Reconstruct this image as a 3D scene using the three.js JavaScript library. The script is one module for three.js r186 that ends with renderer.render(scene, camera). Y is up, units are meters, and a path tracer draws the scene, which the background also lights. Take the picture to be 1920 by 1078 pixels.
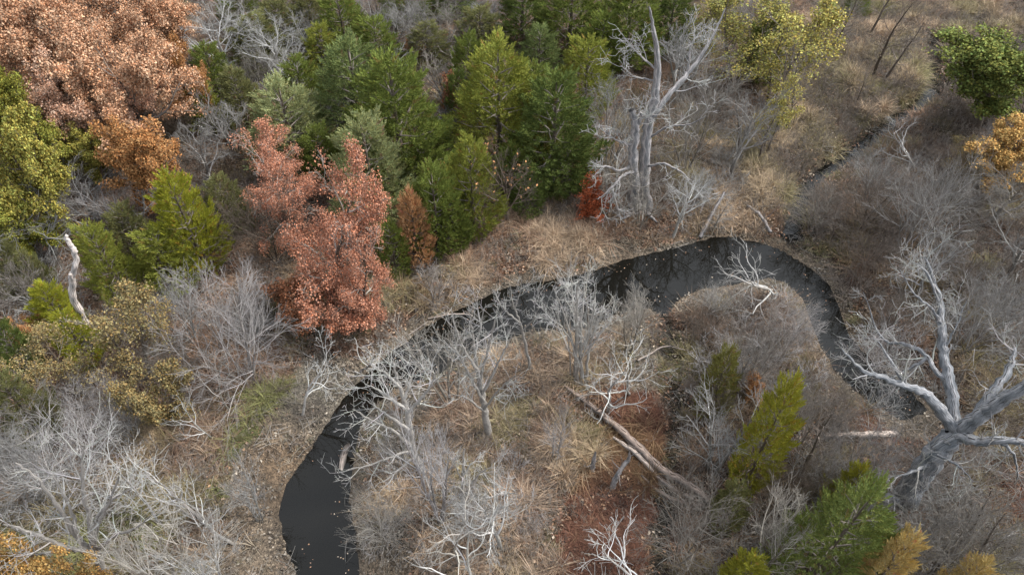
import * as THREE from 'three';
import { mergeGeometries } from 'three/addons/utils/BufferGeometryUtils.js';

// ---------------------------------------------------------------- camera, sky, sun, exposure
const scene = new THREE.Scene();
const camera = new THREE.PerspectiveCamera(42.0, 1024 / 574, 0.5, 1200);
camera.position.set(0, 25.0, 0);
camera.rotation.set(-48.0 * Math.PI / 180, 0, 0);
const renderer = new THREE.WebGLRenderer({ antialias: true });
renderer.toneMapping = THREE.LinearToneMapping;
renderer.toneMappingExposure = 2.28;
renderer.shadowMap.enabled = true;
renderer.shadowMap.type = THREE.PCFSoftShadowMap;

function rngOf(seed) {
  let a = seed >>> 0;
  return () => { a = (a + 0x6D2B79F5) | 0; let t = Math.imul(a ^ (a >>> 15), 1 | a); t = (t + Math.imul(t ^ (t >>> 7), 61 | t)) ^ t; return ((t ^ (t >>> 14)) >>> 0) / 4294967296; };
}
function hash2(i, j, s) { let h = Math.imul(i, 374761393) ^ Math.imul(j, 668265263) ^ Math.imul(s, 974634777); h = Math.imul(h ^ (h >>> 13), 1274126177); return ((h ^ (h >>> 16)) >>> 0) / 4294967296; }
function vnoise(x, y, s = 0) {
  const i = Math.floor(x), j = Math.floor(y), u = x - i, v = y - j, a = u * u * (3 - 2 * u), b = v * v * (3 - 2 * v);
  const p = hash2(i, j, s), q = hash2(i + 1, j, s), r = hash2(i, j + 1, s), t = hash2(i + 1, j + 1, s);
  return p + (q - p) * a + (r - p) * b + (p - q - r + t) * a * b;
}
function fbm(x, y, s = 0, n = 4) { let f = 0, a = 0.5, t = 0; for (let k = 0; k < n; k++) { f += a * vnoise(x, y, s + k * 17); t += a; a *= 0.5; x *= 2.03; y *= 2.03; } return f / t; }
const clamp = (v, a, b) => Math.min(b, Math.max(a, v));
const smooth = (a, b, v) => { const t = clamp((v - a) / (b - a), 0, 1); return t * t * (3 - 2 * t); };

const SUN = new THREE.Vector3(0.60, 0.75, -0.12).normalize();
// a thinly overcast afternoon: bright even cloud with soft structure
{
  const W = 512, Hh = 256, d = new Float32Array(W * Hh * 4);
  for (let j = 0; j < Hh; j++) for (let i = 0; i < W; i++) {
    const up = ((j + 0.5) / Hh - 0.5) * Math.PI, az = ((i + 0.5) / W - 0.5) * 2 * Math.PI, y = Math.sin(up);
    const cx = Math.cos(up) * Math.cos(az), cz = Math.cos(up) * Math.sin(az);
    const c = fbm(cx * 3 + 11, cz * 3 + y * 2 + 7, 3, 5);
    const toSun = cx * SUN.x + y * SUN.y + cz * SUN.z, off = Math.acos(clamp(toSun, -1, 1)); // thin cloud glows broadly round the sun
    const g = (0.72 + 1.25 * Math.exp(-off * off / 0.7)) * (0.62 + 0.76 * c);
    const k = (j * W + i) * 4, s = SKY_STRENGTH();
    d[k] = s * g * 0.93; d[k + 1] = s * g * 0.99; d[k + 2] = s * g * 1.08; d[k + 3] = 1;
  }
  const sky = new THREE.DataTexture(d, W, Hh, THREE.RGBAFormat, THREE.FloatType);
  sky.mapping = THREE.EquirectangularReflectionMapping; sky.magFilter = THREE.LinearFilter; sky.minFilter = THREE.LinearFilter; sky.needsUpdate = true;
  scene.background = sky; scene.environment = sky;
}
function SKY_STRENGTH() { return 0.57; }
const sun = new THREE.DirectionalLight(new THREE.Color(1, 0.95, 0.87), 2.2);
sun.target.position.set(0, 0, -24); sun.position.copy(sun.target.position).addScaledVector(SUN, 70);
sun.castShadow = true; sun.shadow.radius = 16; sun.shadow.mapSize.set(2048, 2048);
Object.assign(sun.shadow.camera, { left: -50, right: 50, top: 50, bottom: -50, near: 1, far: 140 });
scene.add(sun, sun.target);

// ---------------------------------------------------------------- measured layout, in metres (x right, z towards the viewer)
const TREES = [
["cedar", "cedar", -16.92, -37.19, 3.68, 2.7, "mid", "small dark green cedar right below the grey bare tree, beside the copper oaks"],
["cedar", "cedar", -16.89, -34.63, 2.6, 2.44, "yellow", "small yellow-green cedar just below another cedar, right of the copper oaks"],
["cedar", "cedar", -15.13, -40.43, 3.6, 3.63, "olive", "olive cedar at the top edge of the wood, leftmost of these"],
["cedar", "cedar", -11.05, -39.48, 3.36, 2.65, "yellow", "yellow-green cedar at the top edge of the wood"],
["cedar", "cedar", -10.2, -41.66, 4.42, 3.67, "mid", "mid green cedar at the top edge of the wood, second from the left"],
["cedar", "cedar", -8.05, -40.37, 3.3, 3.0, "mid", "mid green cedar at the top edge of the wood, third from the left"],
["cedar", "cedar", -11.27, -31.22, 5.04, 4.02, "pale", "pale grey-green cedar directly behind the red oak"],
["cedar", "cedar", -8.11, -33.46, 5.99, 4.55, "blue", "bluish green cedar in the cedar wood, leftmost of these"],
["cedar", "cedar", -5.55, -29.97, 7.25, 4.99, "mid", "largest cedar of the wood, broad and feathery, left of the bare gap"],
["cedar", "cedar", -6.62, -27.22, 5.94, 3.69, "pale", "pale green cedar at the right shoulder of the red oak"],
["cedar", "cedar", -4.41, -29.22, 3.24, 2.42, "mid", "mid green cedar in the cedar wood, fourth from the left"],
["cedar", "cedar", -3.43, -24.91, 5.16, 2.61, "mid", "pointed green cedar at the front edge beside the dead orange cedar"],
["cedar", "cedar", -1.84, -26.29, 5.42, 2.68, "yellow", "green cedar at the front edge left of the bare twiggy tree"],
["cedar", "cedar", -0.67, -32.03, 6.64, 4.81, "yellow", "big round-topped cedar right of the rusty sapling"],
["cedar", "cedar", 2.06, -29.89, 6.22, 4.52, "dark", "big dark cedar nearest the left side of the tall twin-trunk dead tree"],
["cedar", "cedar", 2.7, -29.36, 2.91, 2.51, "dark", "low dark cedar above the small scarlet bush"],
["cedar", "cedar", 4.07, -35.94, 4.7, 3.49, "yellow", "yellow-green cedar in the cedar wood, rightmost of these"],
["cedar", "cedar", 1.63, -39.78, 3.29, 2.66, "blue", "bluish green cedar in the cedar wood, rightmost of these"],
["cedar", "cedar", 3.64, -42.91, 4.45, 4.39, "mid", "mid green cedar at the top edge of the wood, rightmost of these"],
["cedar", "cedar", 7.0, -41.48, 5.29, 4.74, "mid", "tall dark cedar at the top edge, left of the dead trunk tip"],
["cedar", "cedar", 0.66, -43.92, 4.29, 3.63, "dark", "dark green cedar at the top edge of the wood, second from the left"],
["cedar", "cedar", -14.13, -23.82, 5.67, 2.77, "bright", "tall yellow-green cedar left of the red oak"],
["cedar", "cedar", -15.14, -22.76, 3.51, 2.66, "yellow", "spreading yellow-green cedar behind the big fuzzy bare tree"],
["cedar", "cedar", -17.1, -21.86, 4.36, 2.14, "yellow", "yellow-green cedar just right of the broken white snag"],
["cedar", "cedar", -18.88, -19.99, 2.92, 1.87, "bright", "small yellow-green cedar at the left of the white snag foot"],
["cedar", "cedar", -17.37, -18.41, 2.99, 1.7, "bright", "small bright yellow-green cedar below the white snag"],
["cedar", "cedar", -20.7, -22.06, 2.54, 1.43, "olive", "smallest olive cedar near the left edge"],
["cedar", "cedar", -5.28, -23.4, 3.31, 1.55, "mid", "small deep green cedar between red oak and dead orange cedar"],
["cedar", "cedar", -4.34, -24.07, 4.56, 1.69, "dead", "dead orange cedar at the edge of the green cedars"],
["cedar", "cedar", 8.5, -12.95, 6.68, 2.08, "lime", "tall lime green cedar beside the dark gully"],
["cedar", "cedar", 7.72, -16.02, 4.16, 1.58, "limeolive", "thin olive cedar left above the tall lime green cedar"],
["cedar", "cedar", 9.59, -9.21, 6.63, 2.93, "green", "broad fresh green cedar at the bottom, below the dead oak root"],
["cedar", "cedar", 7.31, -11.33, 3.24, 1.39, "olive", "small olive cedar at the lower end of the fallen log"],
["cedar", "cedar", 11.45, -11.92, 3.18, 1.45, "lime", "small lime green cedar behind the broad fresh green cedar"],
["cedar", "cedar", 7.11, -8.69, 3.68, 1.8, "lime", "lime green cedar cut by the bottom edge"],
["cedar", "cedar", 10.77, -8.36, 5.91, 1.72, "gold", "golden yellow cedar at the bottom edge beside the broad green one"],
["cedar", "cedar", 13.06, -8.11, 4.75, 1.43, "gold", "golden bush cut by the bottom edge near the corner"],
["cedar", "cedar", 14.74, -39.22, 4.4, 2.77, "mid", "green cedar among the yellow-leaved trees at the top"],
["cedar", "cedar", 22.89, -47.01, 1.95, 1.76, "mid", "small green cedar at the top edge beside the dry field"],
["cedar", "cedar", -17.6, -14.77, 4.1, 2.11, "olive", "olive cedar at the left edge above the bare thicket"],
["cedar", "cedar", -11.4, -35.05, 3.93, 2.6, "mid", "mid green cedar in the cedar wood, leftmost of these"],
["cedar", "cedar", -14.48, -34.06, 3.91, 2.56, "olive", "olive cedar behind the leaning grey bare tree"],
["cedar", "cedar", -2.86, -34.34, 3.74, 2.0, "dark", "dark green cedar in the cedar wood, rightmost of these"],
["cedar", "cedar", -12.7, -44.16, 3.18, 2.67, "olive", "olive cedar at the top edge of the wood, third from the left"],
["cedar", "cedar", -5.13, -41.08, 2.76, 2.73, "olive", "olive cedar at the top edge of the wood, fourth from the left"],
["cedar", "cedar", -1.95, -42.23, 3.15, 2.93, "olive", "olive cedar at the top edge of the wood, rightmost of these"],
["cedar", "cedar", 9.76, -42.71, 3.9, 2.93, "dark", "dark green cedar at the top edge of the wood, rightmost of these"],
["cedar", "cedar", -19.51, -17.78, 3.44, 1.66, "dark", "dark cedar at the left edge below the small olive one"],
["cedar", "cedar", 0.77, -27.43, 2.36, 1.8, "dark", "dark cedar close behind the bare twiggy tree on the bank"],
["cedar", "cedar", -2.67, -25.01, 3.16, 1.7, "mid", "small green cedar between the pointed one and its taller neighbour"],
["cedar", "cedar", -4.41, -25.52, 3.33, 1.47, "dark", "narrow dark cedar behind the dead orange cedar"],
["cedar", "cedar", -9.61, -37.03, 3.07, 2.41, "dark", "dark green cedar in the cedar wood, leftmost of these"],
["cedar", "cedar", 0.0, -29.05, 2.99, 2.23, "mid", "mid green cedar in the cedar wood, seventh from the left"],
["cedar", "cedar", 1.37, -31.57, 3.36, 2.19, "yellow", "yellow-green cedar in the cedar wood, leftmost of these"],
["cedar", "cedar", -2.36, -36.77, 4.48, 2.37, "mid", "mid green cedar in the cedar wood, sixth from the left"],
["cedar", "cedar", -6.94, -34.89, 3.4, 2.32, "mid", "mid green cedar in the cedar wood, third from the left"],
["leafy", "oak", -23.54, -32.41, 8.74, 5.01, "copper", "copper-leaved oak in the top left corner"],
["leafy", "oak", -19.36, -31.7, 8.22, 5.49, "copper", "largest copper-leaved oak, right of the corner one"],
["leafy", "oak", -20.0, -38.6, 7.09, 5.06, "copper", "copper-leaved oak at the top edge"],
["leafy", "oak", -21.62, -30.4, 6.99, 4.91, "copperpink", "pinkish copper oak in front of the other copper oaks"],
["leafy", "oak", -18.71, -34.81, 5.28, 3.13, "copper", "small copper-leaved oak on the right flank of the group"],
["leafy", "maple", -21.28, -25.19, 7.73, 2.9, "brightyellow", "green and yellow leaved tree on the left edge below the copper oaks"],
["leafy", "maple", -23.74, -29.15, 7.48, 2.26, "greenyellow", "yellow-green tree cut by the left edge beside the copper oaks"],
["leafy", "maple", -20.59, -29.24, 4.23, 2.6, "brightyellow", "yellow-green leaved tree left of the round orange-brown one"],
["leafy", "maple", -16.82, -26.64, 6.48, 3.15, "orangebrown", "round orange-brown leaved tree below the copper oaks"],
["leafy", "redoak", -8.06, -21.38, 8.99, 3.37, "red", "tall rust-red oak with pale twisted top branches"],
["leafy", "bush", -6.93, -19.88, 3.81, 2.82, "red", "low rust-red leafy growth at the foot of the red oak"],
["leafy", "redoak", -9.55, -24.49, 6.65, 2.78, "red", "rust-red sapling crown at the left flank of the red oak"],
["leafy", "sparse", 12.94, -38.09, 5.89, 4.47, "goldgreen", "tall sparse yellow-green tree behind the dead tree limb"],
["leafy", "sparse", 14.9, -36.47, 6.98, 4.31, "yellowleaf", "tall sparse bright yellow-leaved tree at the top"],
["leafy", "sparse", 11.48, -40.98, 4.75, 2.84, "goldgreen", "sparse yellow-green tree behind the dead trunk tip"],
["leafy", "sparse", 13.61, -32.29, 5.01, 1.91, "yellowleaf", "slim yellow-green tree at the edge of the dry field"],
["leafy", "bush", -3.17, -34.68, 3.37, 1.59, "rust", "rusty brown sapling between two green cedars"],
["leafy", "bush", -6.02, -41.28, 1.44, 1.24, "rustlight", "tiny light orange sapling between the green cedars"],
["leafy", "bush", 3.9, -27.35, 2.26, 1.8, "scarlet", "small scarlet bush left of the twin-trunk dead tree"],
["leafy", "maple", 25.74, -34.19, 6.06, 5.58, "greenleaf", "large green leafy tree on the right edge"],
["leafy", "maple", 24.41, -29.44, 3.99, 3.41, "autumnmix", "orange and yellow leaved tree on the right edge"],
["leafy", "sparse", -14.42, -17.41, 5.77, 2.8, "oliveorange", "olive-orange half-bare tree right of the white snag foot"],
["leafy", "bush", -13.33, -15.3, 3.83, 2.15, "oliveorange", "olive-orange leafy shrub below the olive-orange half-bare tree"],
["leafy", "sparse", -17.06, -16.64, 3.92, 2.42, "oliveorange", "thin olive half-bare tree at the left below the small cedars"],
["leafy", "bush", -20.03, -19.17, 1.76, 1.31, "rustlight", "small light orange sapling near the left edge"],
["leafy", "bush", -14.86, -8.61, 4.74, 2.09, "autumnmix", "orange and yellow sapling cut by the bottom left corner"],
["leafy", "bush", -13.23, -8.44, 4.3, 1.61, "autumnmix", "small orange sapling at the bottom edge left"],
["leafy", "bush", -22.84, -24.49, 2.68, 1.94, "oliveorange", "olive shrub at the left edge below the green and yellow tree"],
["leafy", "bush", 9.43, -16.64, 1.63, 0.83, "rustlight", "small pale orange sapling touching the tall lime green cedar"],
["leafy", "sparse", 22.78, -30.29, 2.05, 2.17, "oliveorange", "dull olive shrub left of the orange and yellow tree"],
["bare", "spread", -16.97, -39.22, 4.86, 5.21, "pale", "spreading pale grey leafless tree at the top edge of the wood"],
["bare", "fuzzy", -14.12, -43.16, 3.51, 4.27, "grey", "bushy grey leafless tree at the top edge of the wood, third from the left"],
["bare", "spread", -12.11, -36.21, 4.02, 3.38, "pale", "spreading pale grey leafless tree in the cedar wood, rightmost of these"],
["bare", "fan", -14.88, -32.29, 3.96, 4.14, "grey", "upright grey leafless tree in the left-hand wood"],
["bare", "spread", -15.6, -29.65, 3.93, 3.42, "grey", "spreading grey leafless tree in the left-hand wood, rightmost of these"],
["bare", "fan", -17.8, -25.73, 4.12, 3.42, "lilac", "upright lilac-grey leafless tree in the left-hand wood"],
["bare", "spread", -21.17, -24.49, 4.36, 4.99, "grey", "spreading grey leafless tree in the left-hand wood, leftmost of these"],
["bare", "fuzzy", -10.94, -24.14, 5.22, 3.97, "brown", "bushy brownish leafless tree in the left-hand wood, fourth from the left"],
["bare", "fuzzy", -10.59, -17.49, 7.02, 4.63, "lilac", "large fuzzy grey leafless tree left of the red oak"],
["bare", "fuzzy", -13.35, -19.45, 4.13, 2.78, "grey", "bushy grey leafless tree in the left-hand wood, third from the left"],
["bare", "fuzzy", -4.51, -41.9, 3.49, 4.84, "grey", "bushy grey leafless tree at the top edge of the wood, sixth from the left"],
["bare", "fan", -7.58, -42.21, 3.98, 3.87, "grey", "upright grey leafless tree at the top edge of the wood, third from the left"],
["bare", "fan", -3.73, -37.01, 3.88, 3.28, "lilac", "upright lilac-grey leafless tree in the cedar wood"],
["bare", "fan", -1.66, -43.81, 3.19, 3.66, "grey", "upright grey leafless tree at the top edge of the wood, fourth from the left"],
["bare", "fan", -10.42, -44.8, 3.54, 2.69, "grey", "upright grey leafless tree at the top edge of the wood, second from the left"],
["bare", "spread", -0.18, -26.59, 5.08, 2.7, "brown", "bare twiggy tree with a few orange leaves before the dark cedars", "rustlight"],
["bare", "fuzzy", 5.07, -31.16, 5.99, 3.97, "grey", "bushy grey leafless tree on the far bank of the pool, leftmost of these"],
["bare", "fuzzy", 9.02, -30.51, 7.06, 5.18, "grey", "bushy grey leafless tree on the far bank of the pool, rightmost of these"],
["bare", "spread", 11.34, -30.29, 5.97, 2.87, "grey", "spreading grey leafless tree on the far bank of the pool"],
["bare", "fan", 9.66, -37.01, 5.71, 3.82, "grey", "upright grey leafless tree at the top edge of the wood, rightmost of these"],
["bare", "spread", 4.73, -27.43, 4.21, 3.27, "pale", "spreading pale grey leafless tree on the far bank of the pool, leftmost of these"],
["bare", "spread", 7.86, -26.29, 4.21, 2.96, "pale", "spreading pale grey leafless tree on the far bank of the pool, rightmost of these"],
["bare", "sapling", 12.14, -32.15, 5.38, 1.63, "brown", "slim brownish leafless sapling in the dry upper right field, leftmost of these"],
["bare", "sapling", 13.16, -31.61, 4.26, 1.36, "brown", "slim brownish leafless sapling in the dry upper right field, second from the left"],
["bare", "sapling", 14.61, -33.56, 5.41, 1.67, "brown", "slim brownish leafless sapling in the dry upper right field, third from the left"],
["bare", "sapling", 15.21, -34.19, 4.75, 1.7, "brown", "slim brownish leafless sapling in the dry upper right field, fourth from the left"],
["bare", "sapling", 21.76, -39.68, 5.7, 1.84, "brown", "slim brownish leafless sapling in the dry upper right field, eighth from the left"],
["bare", "sapling", 22.42, -39.45, 4.28, 1.54, "brown", "slim brownish leafless sapling in the dry upper right field, rightmost of these"],
["bare", "sapling", 19.43, -41.59, 4.13, 1.92, "brown", "slim brownish leafless sapling in the dry upper right field, fifth from the left"],
["bare", "sapling", 23.13, -44.46, 4.36, 1.83, "brown", "slim brownish leafless sapling in the dry upper right field, seventh from the left"],
["bare", "sapling", 19.83, -36.74, 2.59, 1.35, "brown", "slim brownish leafless sapling in the dry upper right field, sixth from the left"],
["bare", "fuzzy", 20.16, -43.81, 3.86, 3.64, "grey", "bushy grey leafless tree in the dry upper right field"],
["bare", "fan", -2.41, -16.27, 6.11, 2.91, "pale", "upright pale grey leafless tree on the grassy inner bend, leftmost of these"],
["bare", "crook", 3.71, -19.45, 5.42, 2.32, "pale", "crooked pale grey leafless sapling on the grassy inner bend, second from the left"],
["bare", "fan", 2.48, -17.49, 6.36, 2.19, "pale", "upright pale grey leafless tree on the grassy inner bend, second from the left"],
["bare", "fan", 4.89, -18.89, 4.29, 2.32, "pale", "upright pale grey leafless tree on the grassy inner bend, rightmost of these"],
["bare", "crook", 3.76, -16.02, 4.41, 2.56, "pale", "crooked pale grey leafless sapling on the grassy inner bend, rightmost of these"],
["bare", "crook", 4.67, -16.77, 4.07, 2.22, "white", "crooked whitish leafless sapling on the grassy inner bend, third from the left"],
["bare", "fan", -2.53, -11.53, 6.88, 2.2, "lilac", "upright lilac-grey leafless tree on the grassy inner bend, leftmost of these"],
["bare", "crook", -0.19, -12.53, 4.68, 1.44, "pale", "crooked pale grey leafless sapling on the grassy inner bend, leftmost of these"],
["bare", "fan", 1.59, -13.93, 3.43, 1.33, "lilac", "upright lilac-grey leafless tree on the grassy inner bend, rightmost of these"],
["bare", "spread", -0.36, -10.47, 5.12, 2.78, "pale", "spreading pale grey leafless tree on the grassy inner bend"],
["bare", "crook", -1.8, -9.92, 5.05, 2.33, "white", "crooked whitish leafless sapling on the grassy inner bend, leftmost of these"],
["bare", "fuzzy", -4.45, -10.75, 4.42, 2.06, "pale", "bushy pale grey leafless tree on the grassy inner bend"],
["bare", "crook", -0.96, -9.04, 4.89, 2.44, "white", "crooked whitish leafless sapling on the grassy inner bend, second from the left"],
["bare", "fuzzy", -4.15, -13.49, 4.27, 1.85, "grey", "bushy grey leafless tree on the grassy inner bend"],
["bare", "fan", -10.96, -9.04, 6.21, 3.02, "white", "upright whitish leafless tree in the lower left corner"],
["bare", "fan", -9.45, -8.95, 5.25, 2.42, "pale", "upright pale grey leafless tree in the lower left corner"],
["bare", "crook", -12.26, -11.33, 4.98, 1.9, "pale", "crooked pale grey leafless sapling in the lower left corner, leftmost of these"],
["bare", "crook", -11.33, -11.72, 3.1, 1.44, "pale", "crooked pale grey leafless sapling in the lower left corner, second from the left"],
["bare", "crook", -10.58, -11.33, 4.83, 1.91, "pale", "crooked pale grey leafless sapling in the lower left corner, third from the left"],
["bare", "crook", -9.62, -10.75, 4.75, 1.88, "pale", "crooked pale grey leafless sapling in the lower left corner, rightmost of these"],
["bare", "fuzzy", -16.0, -12.12, 5.64, 3.33, "grey", "bushy grey leafless tree in the lower left corner"],
["bare", "fuzzy", -15.28, -13.06, 4.47, 3.29, "lilac", "bushy lilac-grey leafless tree in the lower left corner"],
["bare", "fan", -9.06, -11.82, 4.11, 1.6, "grey", "upright grey leafless tree on the left stream bank"],
["bare", "fuzzy", -14.18, -14.6, 3.23, 2.32, "grey", "bushy grey leafless tree in the left-hand wood, leftmost of these"],
["bare", "spread", -17.16, -14.6, 3.87, 2.87, "grey", "spreading grey leafless tree in the left-hand wood, second from the left"],
["bare", "crook", -8.34, -15.97, 4.17, 1.48, "white", "crooked whitish leafless sapling on the left stream bank"],
["bare", "crook", -10.98, -15.97, 3.54, 1.39, "pale", "crooked pale grey leafless sapling on the left stream bank, second from the left"],
["bare", "crook", -11.41, -14.83, 3.05, 1.36, "pale", "crooked pale grey leafless sapling on the left stream bank, leftmost of these"],
["bare", "crook", -6.42, -18.34, 3.39, 1.79, "pale", "crooked pale grey leafless sapling on the left stream bank, rightmost of these"],
["bare", "fan", -3.43, -21.84, 2.45, 1.84, "lilac", "upright lilac-grey leafless tree on the far bank of the pool"],
["bare", "crook", 11.78, -22.16, 4.22, 2.49, "pale", "crooked pale grey leafless sapling in the brush right of the pool"],
["bare", "fuzzy", 8.74, -20.92, 2.87, 1.8, "pale", "bushy pale grey leafless tree in the brush right of the pool"],
["bare", "fuzzy", 9.51, -17.28, 5.78, 3.29, "lilac", "bushy lilac-grey leafless tree in the brush right of the pool, leftmost of these"],
["bare", "fan", 7.37, -13.49, 5.04, 3.02, "grey", "pale leafless tree left of the tall lime green cedar"],
["bare", "fuzzy", 9.03, -17.28, 3.43, 2.47, "grey", "bushy grey leafless tree in the brush right of the pool, second from the left"],
["bare", "fuzzy", 10.9, -14.49, 4.2, 2.66, "lilac", "bushy lilac-grey leafless tree in the brush right of the pool, third from the left"],
["bare", "sapling", 10.51, -13.06, 5.53, 1.26, "brown", "slim brownish leafless sapling in the brush right of the pool, leftmost of these"],
["bare", "fuzzy", 9.51, -11.82, 4.44, 2.48, "brown", "bushy brownish leafless tree in the brush right of the pool, third from the left"],
["bare", "fuzzy", 5.6, -10.1, 5.5, 2.82, "grey", "bushy grey leafless tree in the brush right of the pool, leftmost of these"],
["bare", "fan", 8.2, -9.65, 5.43, 2.13, "white", "upright whitish leafless tree in the brush right of the pool"],
["bare", "fuzzy", 7.57, -15.54, 3.5, 2.17, "brown", "bushy brownish leafless tree in the brush right of the pool, second from the left"],
["bare", "fuzzy", 18.23, -24.49, 6.44, 4.64, "grey", "bushy grey leafless tree in the brush right of the pool, sixth from the left"],
["bare", "fuzzy", 16.84, -26.29, 3.61, 3.22, "brown", "bushy brownish leafless tree in the brush right of the pool, fourth from the left"],
["bare", "sapling", 15.25, -25.55, 2.36, 1.49, "brown", "slim brownish leafless sapling in the brush right of the pool, rightmost of these"],
["bare", "spread", 22.56, -23.13, 4.8, 3.45, "grey", "spreading grey leafless tree in the brush right of the pool, rightmost of these"],
["bare", "fuzzy", 18.57, -18.89, 4.87, 3.98, "grey", "bushy grey leafless tree in the brush right of the pool, eighth from the left"],
["bare", "fuzzy", 15.13, -18.07, 4.02, 3.12, "lilac", "bushy lilac-grey leafless tree in the brush right of the pool, rightmost of these"],
["bare", "fuzzy", 24.62, -30.29, 3.32, 2.95, "grey", "bushy grey leafless tree in the brush right of the pool, ninth from the left"],
["bare", "fuzzy", 12.33, -12.85, 4.33, 2.91, "lilac", "bushy lilac-grey leafless tree in the lower right corner, second from the left"],
["bare", "fuzzy", 12.58, -9.38, 6.13, 3.06, "grey", "bushy grey leafless tree in the lower right corner, second from the left"],
["bare", "fuzzy", 13.73, -9.04, 7.13, 3.29, "grey", "bushy grey leafless tree in the lower right corner, rightmost of these"],
["bare", "fan", 16.01, -8.36, 7.33, 2.44, "grey", "upright grey leafless tree in the lower right corner"],
["bare", "sapling", 14.55, -9.92, 5.05, 1.33, "brown", "slim brownish leafless sapling in the lower right corner, leftmost of these"],
["bare", "sapling", 14.69, -9.38, 5.16, 1.31, "brown", "slim brownish leafless sapling in the lower right corner, rightmost of these"],
["bare", "fuzzy", 12.55, -15.3, 2.19, 1.79, "brown", "bushy brownish leafless tree in the lower right corner, leftmost of these"],
["bare", "fuzzy", 14.96, -13.06, 4.31, 2.75, "lilac", "bushy lilac-grey leafless tree in the lower right corner, rightmost of these"],
["bare", "fuzzy", 17.99, -15.3, 3.51, 2.74, "brown", "bushy brownish leafless tree in the lower right corner, rightmost of these"],
["bare", "sapling", 9.86, -26.66, 2.36, 1.52, "pale", "slim pale grey leafless sapling on the far bank of the pool"],
["bare", "fuzzy", 7.27, -28.22, 2.68, 2.86, "brown", "bushy brownish leafless tree on the far bank of the pool"],
["bare", "fan", 6.23, -26.66, 2.99, 2.26, "pale", "upright pale grey leafless tree on the far bank of the pool"],
["bare", "crook", 21.03, -30.29, 2.69, 1.89, "grey", "crooked grey leafless sapling in the brush right of the pool"],
["bare", "crook", 4.89, -8.86, 4.21, 1.96, "white", "crooked whitish leafless sapling on the grassy inner bend, rightmost of these"],
["bare", "fuzzy", -14.63, -37.01, 3.72, 3.29, "grey", "bushy grey leafless tree in the cedar wood"],
["bare", "spread", -13.55, -39.22, 4.08, 3.7, "pale", "spreading pale grey leafless tree in the cedar wood, leftmost of these"],
["bare", "fan", -11.67, -40.38, 3.46, 3.16, "grey", "upright grey leafless tree in the cedar wood, leftmost of these"],
["bare", "fuzzy", -17.24, -43.81, 3.52, 3.98, "grey", "bushy grey leafless tree at the top edge of the wood, second from the left"],
["bare", "fan", -16.18, -46.52, 3.58, 3.79, "grey", "upright grey leafless tree at the top edge of the wood, leftmost of these"],
["bare", "fuzzy", -13.66, -47.59, 3.26, 3.86, "grey", "bushy grey leafless tree at the top edge of the wood, fourth from the left"],
["bare", "fuzzy", -8.93, -46.17, 3.23, 3.78, "lilac", "bushy lilac-grey leafless tree at the top edge of the wood"],
["bare", "fuzzy", -6.33, -44.13, 3.53, 3.67, "grey", "bushy grey leafless tree at the top edge of the wood, fifth from the left"],
["bare", "fuzzy", -2.77, -46.87, 3.25, 3.82, "grey", "bushy grey leafless tree at the top edge of the wood, seventh from the left"],
["bare", "fan", -0.18, -48.32, 2.93, 3.55, "grey", "upright grey leafless tree at the top edge of the wood, fifth from the left"],
["bare", "fuzzy", 2.48, -48.32, 2.93, 3.55, "grey", "bushy grey leafless tree at the top edge of the wood, eighth from the left"],
["bare", "fuzzy", 6.03, -48.32, 2.93, 3.55, "grey", "bushy grey leafless tree at the top edge of the wood, ninth from the left"],
["bare", "fuzzy", -15.41, -26.29, 3.3, 2.99, "grey", "bushy grey leafless tree in the left-hand wood, fourth from the left"],
["bare", "spread", -19.18, -25.55, 3.61, 3.18, "grey", "spreading grey leafless tree in the left-hand wood, third from the left"],
["bare", "fuzzy", -22.13, -25.92, 3.61, 3.69, "brown", "bushy brownish leafless tree in the left-hand wood, leftmost of these"],
["bare", "fuzzy", -20.86, -21.22, 3.33, 2.47, "lilac", "bushy lilac-grey leafless tree in the left-hand wood, leftmost of these"],
["bare", "fuzzy", -15.25, -19.45, 3.67, 2.58, "brown", "bushy brownish leafless tree in the left-hand wood, second from the left"],
["bare", "fuzzy", -13.4, -17.28, 3.11, 2.27, "grey", "bushy grey leafless tree in the left-hand wood, second from the left"],
["bare", "fuzzy", -15.44, -15.3, 3.51, 2.35, "lilac", "bushy lilac-grey leafless tree in the left-hand wood, rightmost of these"],
["bare", "fuzzy", -10.29, -20.92, 3.03, 2.46, "brown", "bushy brownish leafless tree in the left-hand wood, rightmost of these"],
["bare", "fuzzy", -20.82, -47.95, 2.92, 3.53, "grey", "bushy grey leafless tree at the top edge of the wood, leftmost of these"],
["bare", "fuzzy", -17.72, -32.99, 3.03, 2.25, "brown", "bushy brownish leafless tree in the left-hand wood, third from the left"],
["bare", "fan", -9.64, -33.46, 3.04, 2.27, "grey", "upright grey leafless tree in the cedar wood, second from the left"],
["bare", "fan", -3.4, -33.46, 3.04, 2.27, "grey", "upright grey leafless tree in the cedar wood, rightmost of these"],
["bare", "fuzzy", -10.83, -19.45, 3.05, 2.39, "grey", "bushy grey leafless tree in the left-hand wood, rightmost of these"],
["bare", "fuzzy", 8.43, -44.8, 3.21, 3.37, "grey", "bushy grey leafless tree at the top edge of the wood, tenth from the left"],
["bare", "fuzzy", 15.51, -44.8, 3.21, 3.37, "grey", "bushy grey leafless tree at the top edge of the wood, rightmost of these"],
["cedar", "cedar", -14.37, -42.79, 3.53, 3.11, "olive", "olive cedar at the top edge of the wood, second from the left"],
["cedar", "cedar", -17.41, -45.12, 3.39, 3.05, "mid", "mid green cedar at the top edge of the wood, leftmost of these"],
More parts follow.
